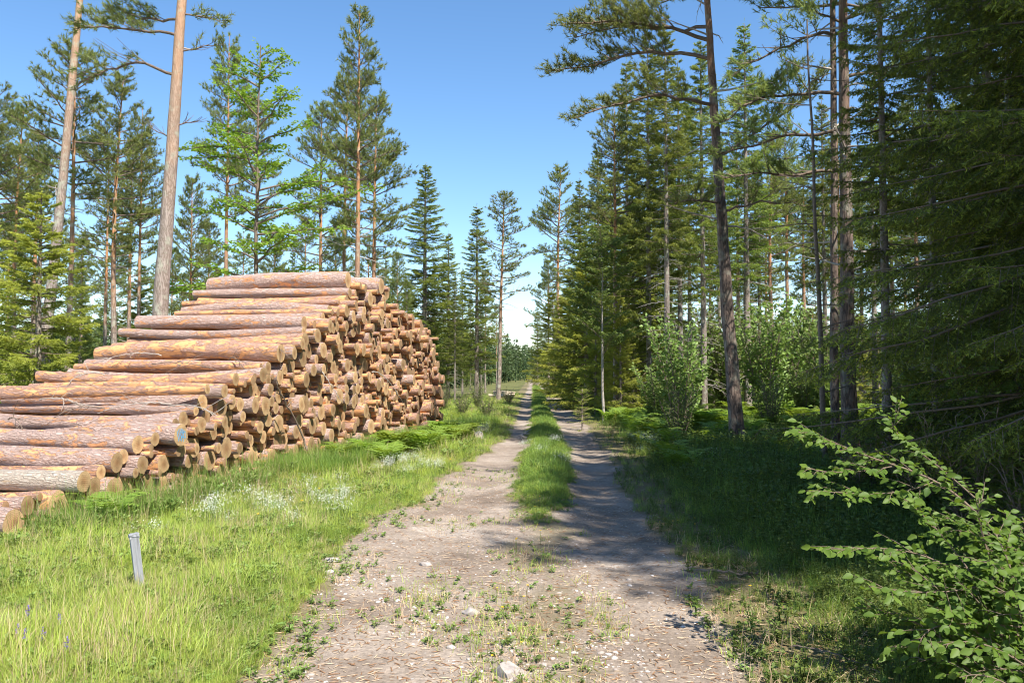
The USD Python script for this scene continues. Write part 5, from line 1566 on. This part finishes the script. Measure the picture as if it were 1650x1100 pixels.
field('edge_weeds', SPARSE + [herb(32, 0.08, 6, 0.03, 'weed_leaves')], pos, (0.7, 1.5), 'low weeds creeping from the meadow onto the left edge of the track', 49, [.25, .1, .25, .25, .15])
# gravel
def pebble(seed):
    m = trimesh.creation.icosphere(1, 1.0)
    v = np.array(m.vertices)
    v = v * (0.75 + 0.5 * meshkit.noise(v * 1.4 + seed, seed))[:, None] * [1.0, 0.75, 0.42]
    return (v, np.array(m.faces)), 'gravel_stone', None, True


def grav_d(x, y):
    n = meshkit.fbm(np.stack([x * 1.7, y * 1.3, 0 * x + 2], -1), 4, 27)
    return bare(x, y) * np.clip(0.05 + sstep(0.56, 0.68, n) * np.where(x < 0.75, 1, 0.15) * (1 - sstep(6, 8, y)), 0, 1)


pos = scatter(14000, lambda y: left_edge(y) - 0.2, lambda y: right_edge(y) + 0.1, 3.2, 12, grav_d, 36)
_r = np.random.default_rng(46)
n = len(pos)
sc = np.minimum(0.003 + _r.gamma(1.6, 0.0034, n), 0.022)
instancer('gravel', [pebble(1), pebble(2), pebble(3)], pos + [0, 0, 0.001], _r.uniform(0, 6.28, n), sc, _r.integers(0, 3, n), 'loose pale gravel on the near part of the track', 'gravel')
# bits of bark, twigs and needles on the earth
chip = (np.array([[-1, -.14, 0], [1, -.1, 0.06], [1, .12, 0.06], [-1, .14, 0], [0, 0, .16]]), np.array([[0, 1, 4], [1, 2, 4], [2, 3, 4], [3, 0, 4]]))
pos = scatter(20000, lambda y: left_edge(y) - 0.1, lambda y: right_edge(y) + 2.2, 3.2, 13, lambda x, y: 0.8 + 0 * x, 37)
n = len(pos)
instancer('litter', [(chip, 'wood_chips', None, False), (chip, 'brown_leaf', None, False)], pos + [0, 0, 0.003], _r.uniform(0, 6.28, n), _r.uniform(0.008, 0.03, n), _r.integers(0, 2, n), 'bark chips and dry needles strewn over the track', 'litter')

# white meadow flowers
def umbel(seed):
    rng = np.random.default_rng(seed)
    m, st = MB(), MB()
    for k in range(7):
        b = bough(np.array([rng.normal(0, .05), rng.normal(0, .05), 0]), rng.uniform(0, 6.28), 0.10, 3.4, -0.4, rng, n=4)
        st.add(tube(b, [0.002, 0.0018, 0.0015, 0.001], 3), 0.3)
        n = 26
        q = b[-1] + rng.normal(0, 1, (n, 3)) * [0.04, 0.04, 0.045]
        a = rng.uniform(0, 6.28, n)
        sz = rng.uniform(0.0035, 0.0065, n)[:, None]
        e1, e2 = rand_dirs(n, rng), rand_dirs(n, rng)
        vv = np.stack([q + e1 * sz, q + e2 * sz, q - e1 * sz, q - e2 * sz], 1).reshape(-1, 3)
        bb = np.arange(n)[:, None] * 4
        m.add((vv, np.concatenate([bb + [0, 1, 2], bb + [0, 2, 3]])))
    return m.get(), st.get()


for k in range(3):
    p = lib(f'white_flower_{k}')
    fl, st = umbel(500 + k)
    obj('stems', st, 'weed_leaves', p)
    obj('blossoms', fl, 'white_petals', p)
_r = np.random.default_rng(47)
pts = [(PX(px + _r.normal(0, 3), d), d) for px, d in []]
for cx, cy, sx_, sy_, n, where in [(-3.1, 9.2, 0.28, 0.6, 11, 'in the dense clump before the pile'), (-2.4, 10.4, 0.3, 0.8, 8, 'in the loose clump right of the densest one'), (-1.9, 8.6, 0.3, 0.5, 5, 'near the bare edge of the track'), (-1.95, 13.0, 0.22, 0.5, 9, 'in the clump toward the ferns'), (-1.15, 12.0, 0.25, 0.6, 6, 'beside the left rut'), (0.7, 15.5, 0.15, 1.5, 7, 'on the grass strip between the ruts'), (2.9, 17.0, 0.4, 1.2, 8, 'on the right verge'), (-0.5, 22, 0.3, 2.5, 6, 'far along the left verge')]:
    for _ in range(n):
        x, y = cx + _r.normal(0, sx_), cy + _r.normal(0, sy_)
        if in_pile(np.array([x]), np.array([y]))[0] or bare(np.array([x]), np.array([y]))[0] > 0.4:
            continue
        place(f'white_flower_{_r.integers(3)}', 'white_flower', f'frothy white wildflower {where}', 'wildflower',
              (x, y, gz(x, y)), _r.uniform(0, 360), _r.uniform(0.7, 1.1), group=f'white wildflowers {where}')


def flower_lib(name, petal, n, R, cup, mt, H, spike=False):
    p = lib(name)
    obj('stem', tube(np.array([[0, 0, -.02], [0.01, 0, H * .5], [0.0, .01, H]]), [0.0022, 0.002, 0.0016], 4), 'weed_leaves', p)
    m = MB()
    rng = np.random.default_rng(n)
    if spike:
        k = 26
        q = np.stack([rng.normal(0, .009, k), rng.normal(0, .009, k), H * np.linspace(0.72, 1.03, k)], 1)
        d = norm(np.stack([rng.normal(0, 1, k), rng.normal(0, 1, k), np.full(k, .4)], 1))
        m.add(leaves(q, d, rand_dirs(k, rng), 0.022, 0.013))
    else:
        a = np.arange(n) / n * 6.28
        d = norm(np.stack([np.cos(a), np.sin(a), np.full(n, cup)], 1))
        m.add(leaves(np.repeat([[0, 0.01, H]], n, 0), d, np.repeat([[0, 0, 1.0]], n, 0), R, R * 0.95, -0.2))
        m.add(leaves(np.repeat([[0, 0.01, H]], n, 0), norm(d + [0, 0, .7]), np.repeat([[0, 0, 1.0]], n, 0), R * .7, R * 0.6, -0.2))
    obj('petals', m.get(), mt, p)


flower_lib('buttercup', 5, 5, 0.014, 0.45, 'yellow_petals', 0.16)
flower_lib('vetch', 0, 3, 0, 0, 'purple_petals', 0.26, True)
for px, py in [(395, 797), (515, 793), (462, 812), (490, 815), (418, 837), (545, 800), (870, 810), (868, 815), (862, 825), (755, 888), (830, 883), (833, 879), (870, 868), (885, 840), (1082, 850), (1090, 848), (1116, 847), (1118, 858), (1060, 851),
               (800, 962), (850, 960), (845, 975), (835, 950), (788, 1052), (795, 1072), (840, 1050), (812, 1000), (1205, 965), (700, 757), (726, 755)]:
    d = EYE * 1300 / (py + 6 - 604)
    x = PX(px, d)
    onroad = px > 740
    place('buttercup', 'buttercup', 'small yellow buttercup on the thin grass between the ruts' if onroad else 'small yellow buttercup among white flowers in the left meadow', 'buttercup', (x, d, gz(x, d)), _r.uniform(0, 360), _r.uniform(0.55, 0.85) if onroad else 1.4,
          group='buttercups on the track' if onroad else 'buttercups in the left meadow')
for px, py in [(40, 1010), (52, 1022), (5, 985), (80, 1020), (118, 1040), (55, 972), (105, 985)]:
    d = EYE * 1300 / (py + 40 - 604)
    x = PX(px, d)
    place('vetch', 'vetch', 'purple vetch flower in the grass at the bottom left', 'wildflower', (x, d, gz(x, d)), _r.uniform(0, 360), (0.55, 0.55, 0.9), group='purple flowers at the bottom left')

# ------------------------------------------------------------------ single things: stake, stones, dead wood
sd = 6.25
sx = PX(234, sd)
p = thing('stake', 'grey weathered square wooden stake leaning left in the meadow grass', 'stake', (sx, sd, gz(sx, sd)), 34, tilt=(3.0, -6.5))
m = trimesh.creation.box([0.062, 0.05, 0.60])
m.apply_translation([0, 0, 0.15])
m = m.subdivide().subdivide().subdivide()
v = np.array(m.vertices)
v[:, :2] *= (1 - 0.10 * (1 - np.clip(v[:, 2:] / 0.4, 0, 1)))
v += (meshkit.noise(v * [60, 60, 9]) - 0.5)[:, None] * [0.006, 0.006, 0.0]
v[:, 2] += np.where(v[:, 2] > 0.42, (meshkit.noise(v * 50, 4) - 0.5) * 0.02 + 0.12 * v[:, 0], 0)
obj('post', (v, np.array(m.faces)), 'weathered_wood', p)
cap = trimesh.creation.box([0.070, 0.058, 0.035]).subdivide().subdivide()
v = np.array(cap.vertices)
v += (meshkit.noise(v * 70, 9) - 0.5)[:, None] * [0.012, 0.012, 0.012] + [0.0, 0.0, 0.442]
obj('frayed_top', (v, np.array(cap.faces)), 'weathered_wood', p)


def stone(px, py, w, h, label, seed, dep=0.8):
    d = EYE * 1300 / (py - 604)
    x = PX(px, d)
    rr = w * d / 1300 / 2
    if w >= 20:
        r = np.random.default_rng(seed + 40)
        m = trimesh.convex.convex_hull(norm(r.normal(size=(15, 3)) * [1, 1, 0.8]) * r.uniform(0.75, 1.1, (15, 1)))
        m = m.subdivide().subdivide()
    else:
        m = trimesh.creation.icosphere(3, 1.0)
    v = np.array(m.vertices)
    q = v
    v = q * (0.8 + 0.4 * meshkit.fbm(v * 1.3 + seed, 3, seed))[:, None] * [rr, rr * dep, h * d / 1300]
    tag(obj('stone', (v + [x, d + rr * 0.4, gz(x, d)], np.array(m.faces)), 'stone', smooth=25), label, 'stone')


stone(826, 1082, 58, 34, 'pale angular stone at the bottom edge between the ruts', 1)
stone(686, 905, 24, 8, 'small flat pale stone in the middle of the left rut', 2)
stone(762, 984, 40, 13, 'low half buried stone in the thin grass of the track', 3)
stone(538, 903, 30, 9, 'flat grey stone at the left edge of the bare track', 4)
stone(530, 919, 26, 8, 'flat grey stone just below the other flat edge stone', 5)
stone(728, 1036, 20, 6, 'small brownish stone near the pale gravel patch', 6)
stone(1012, 928, 9, 3, 'tiny white stone in the shade on the right rut', 7)
stone(772, 706, 17, 12, 'white stone in the grass beside the left rut', 8)
for px, py, s in [(800, 615, 12), (808, 613, 14), (818, 614, 12), (826, 616, 9)]:
    pass


def stick(name, label, cat, pts, r0, r1, mt, twigs=0, seed=0):
    r = np.random.default_rng(seed)
    from scipy.interpolate import CubicSpline
    pts = np.array(pts)
    P = CubicSpline(np.linspace(0, 1, len(pts)), pts)(np.linspace(0, 1, 18))
    P = P + r.normal(0, r0 * 0.5, P.shape)
    p = thing(name, label, cat)
    obj('stem', tube(P, np.linspace(r0, r1, 18), 7, cap=True), mt, p, True)
    for k in range(twigs):
        q, d = at_s(P, r.uniform(0.25, 0.95))
        e = q + norm(d + r.normal(0, .7, 3)) * r.uniform(0.1, 0.4)
        obj('twig', tube([q, (q + e) / 2 + r.normal(0, .02, 3), e], [r1 * 1.2, r1, r1 * .6], 4), mt, p, True)


stick('fallen_branch', 'pale broken branch lying across the left rut', 'branch', [(PX(848, 20), 20, .05), (PX(842, 21), 21, .06), (PX(858, 23), 23.2, .06)], 0.03, 0.012, 'grey_twig', 3, 1)
stick('dead_branch', 'thin curved brown branch leaning against the log ends', 'branch', [np.array([PX(496, 14.2), 14.2, 0.3]), np.array([PX(478, 14.0), 14.0, 0.8]), np.array([PX(455, 13.6), 13.6, 1.25]), np.array([PX(447, 13.4), 13.4, 1.5])], 0.018, 0.008, 'twig_bark', 2, 2)
stick('dead_branch', 'bare twig hanging out of the middle of the pile face', 'branch', [(PX(600, 17.6), 17.5, PZ(600, 17.5)), (PX(618, 17.9), 17.8, PZ(605, 17.8)), (PX(640, 18.6), 18.3, PZ(628, 18.3)), (PX(652, 19), 18.8, PZ(650, 18.8))], 0.012, 0.005, 'grey_twig', 2, 3)
stick('dead_branch', 'drooping bare twig low in the pile face', 'branch', [(PX(520, 14.9), 14.9, PZ(600, 14.9)), (PX(535, 15), 15.0, PZ(622, 15)), (PX(552, 15.2), 15.2, PZ(648, 15.2))], 0.012, 0.004, 'grey_twig', 3, 4)
for k in range(11):
    _r = np.random.default_rng(600 + k)
    d0 = _r.uniform(10.5, 15)
    b = np.array([face_x(d0) - _r.uniform(0.3, 2.6), d0, np.interp(d0, _HD, _HZ) + 0.05])
    e = b + np.array([_r.uniform(-1, 1.2), -_r.uniform(0.1, 0.3), -0.12])
    stick('brush_twig', 'thin dry brushwood twig caught on the near slope of the log pile', 'twig', [b, (b + e) / 2 + [0, 0, .08], e], 0.010, 0.004, 'twig_bark' if k % 2 else 'grey_twig', 7, k)
    stage.GetPrimAtPath('/World/brush_twig' if k == 0 else f'/World/brush_twig_{k:03d}').SetCustomDataByKey('group', 'brushwood twigs on the pile')
stick('fallen_branch', 'dark stick lying in the shade at the right edge of the right rut', 'branch', [(1.5, 6.6, .03), (1.75, 6.4, .05), (2.0, 6.45, .04)], 0.012, 0.005, 'twig_bark', 2, 9)
stick('fallen_branch', 'bent dry stick on the ground below the arching branches', 'branch', [(1.62, 4.75, .03), (1.75, 4.58, .06), (1.95, 4.35, .03)], 0.006, 0.003, 'twig_bark', 2, 10)

p = thing('log_heap', 'small pale heap of cut wood far off beside the left rut', 'log heap', (PX(812, 58), 58, gz(PX(812, 58), 58)))
_r = np.random.default_rng(77)
for k in range(12):
    a = np.array([_r.normal(0, .25), _r.normal(0, .2), 0.15 + 0.12 * (k // 3)])
    obj('log', rod(a - [0.55, 0, 0], a + [0.55, _r.normal(0, .1), _r.normal(0, .05)], 0.07, k=7), 'pale_wood', p)
# ------------------------------------------------------------------ far-off woods
def far_tree(seed, kind):
    """Small conifer for trees hundreds of metres off: real needles' mass cut down to a few hundred leaf-like sprays."""
    rng = np.random.default_rng(seed)
    H = 10.0
    m = MB()
    n = 420
    z = H * (0.08 + 0.92 * rng.uniform(0, 1, n) ** 1.1)
    t = z / H
    R = (1.7 * (1 - t) ** 0.8 + 0.05) if kind else 1.6 * np.clip(np.sin(np.clip((t - 0.25) / 0.75, 0, 1) * np.pi) ** 0.6, 0.02, 1)
    a = rng.uniform(0, 6.28, n)
    rr = R * np.sqrt(rng.uniform(0.1, 1, n))
    p = np.stack([rr * np.cos(a), rr * np.sin(a), z], 1)
    d = norm(np.stack([np.cos(a), np.sin(a), rng.uniform(-.5, .3, n)], 1))
    m.add(leaves(p, d, norm(UP + rng.normal(0, .5, (n, 3))), rng.uniform(0.4, 0.8, n), rng.uniform(0.2, 0.4, n)), np.repeat(rng.uniform(0, 1, n), 4))
    m.add(tube(np.array([[0, 0, -.2], [0, 0, H * .9]]), [0.12, 0.03], 5), 0.0)
    return m.get(), 'far_needles', m.tint(), False


r = np.random.default_rng(808)
P_ = []
for y0, y1, n in [(95, 150, 700), (150, 260, 1300), (260, 420, 1500)]:
    y = r.uniform(y0, y1, n)
    x = r.uniform(-0.75, 0.75, n) * y
    c = np.interp(y, _Y, (_LL + _RR) / 2)
    wide = np.interp(y, [95, 150, 200, 240], [9, 7, 4, 0])
    k = np.abs(x - c) > wide
    P_.append(np.stack([x[k], y[k]], 1))
P_ = np.vstack(P_)
hh = height(P_[:, 0], P_[:, 1])
n = len(P_)
instancer('distant_forest', [far_tree(1, 1), far_tree(2, 0), far_tree(3, 1)], np.column_stack([P_, hh - 0.1]), r.uniform(0, 6.28, n), r.uniform(0.75, 1.25, n) * np.interp(P_[:, 1], [95, 200, 400], [0.8, 0.9, 1.0]),
          r.integers(0, 3, n), 'distant conifer forest closing the end of the track', 'forest')
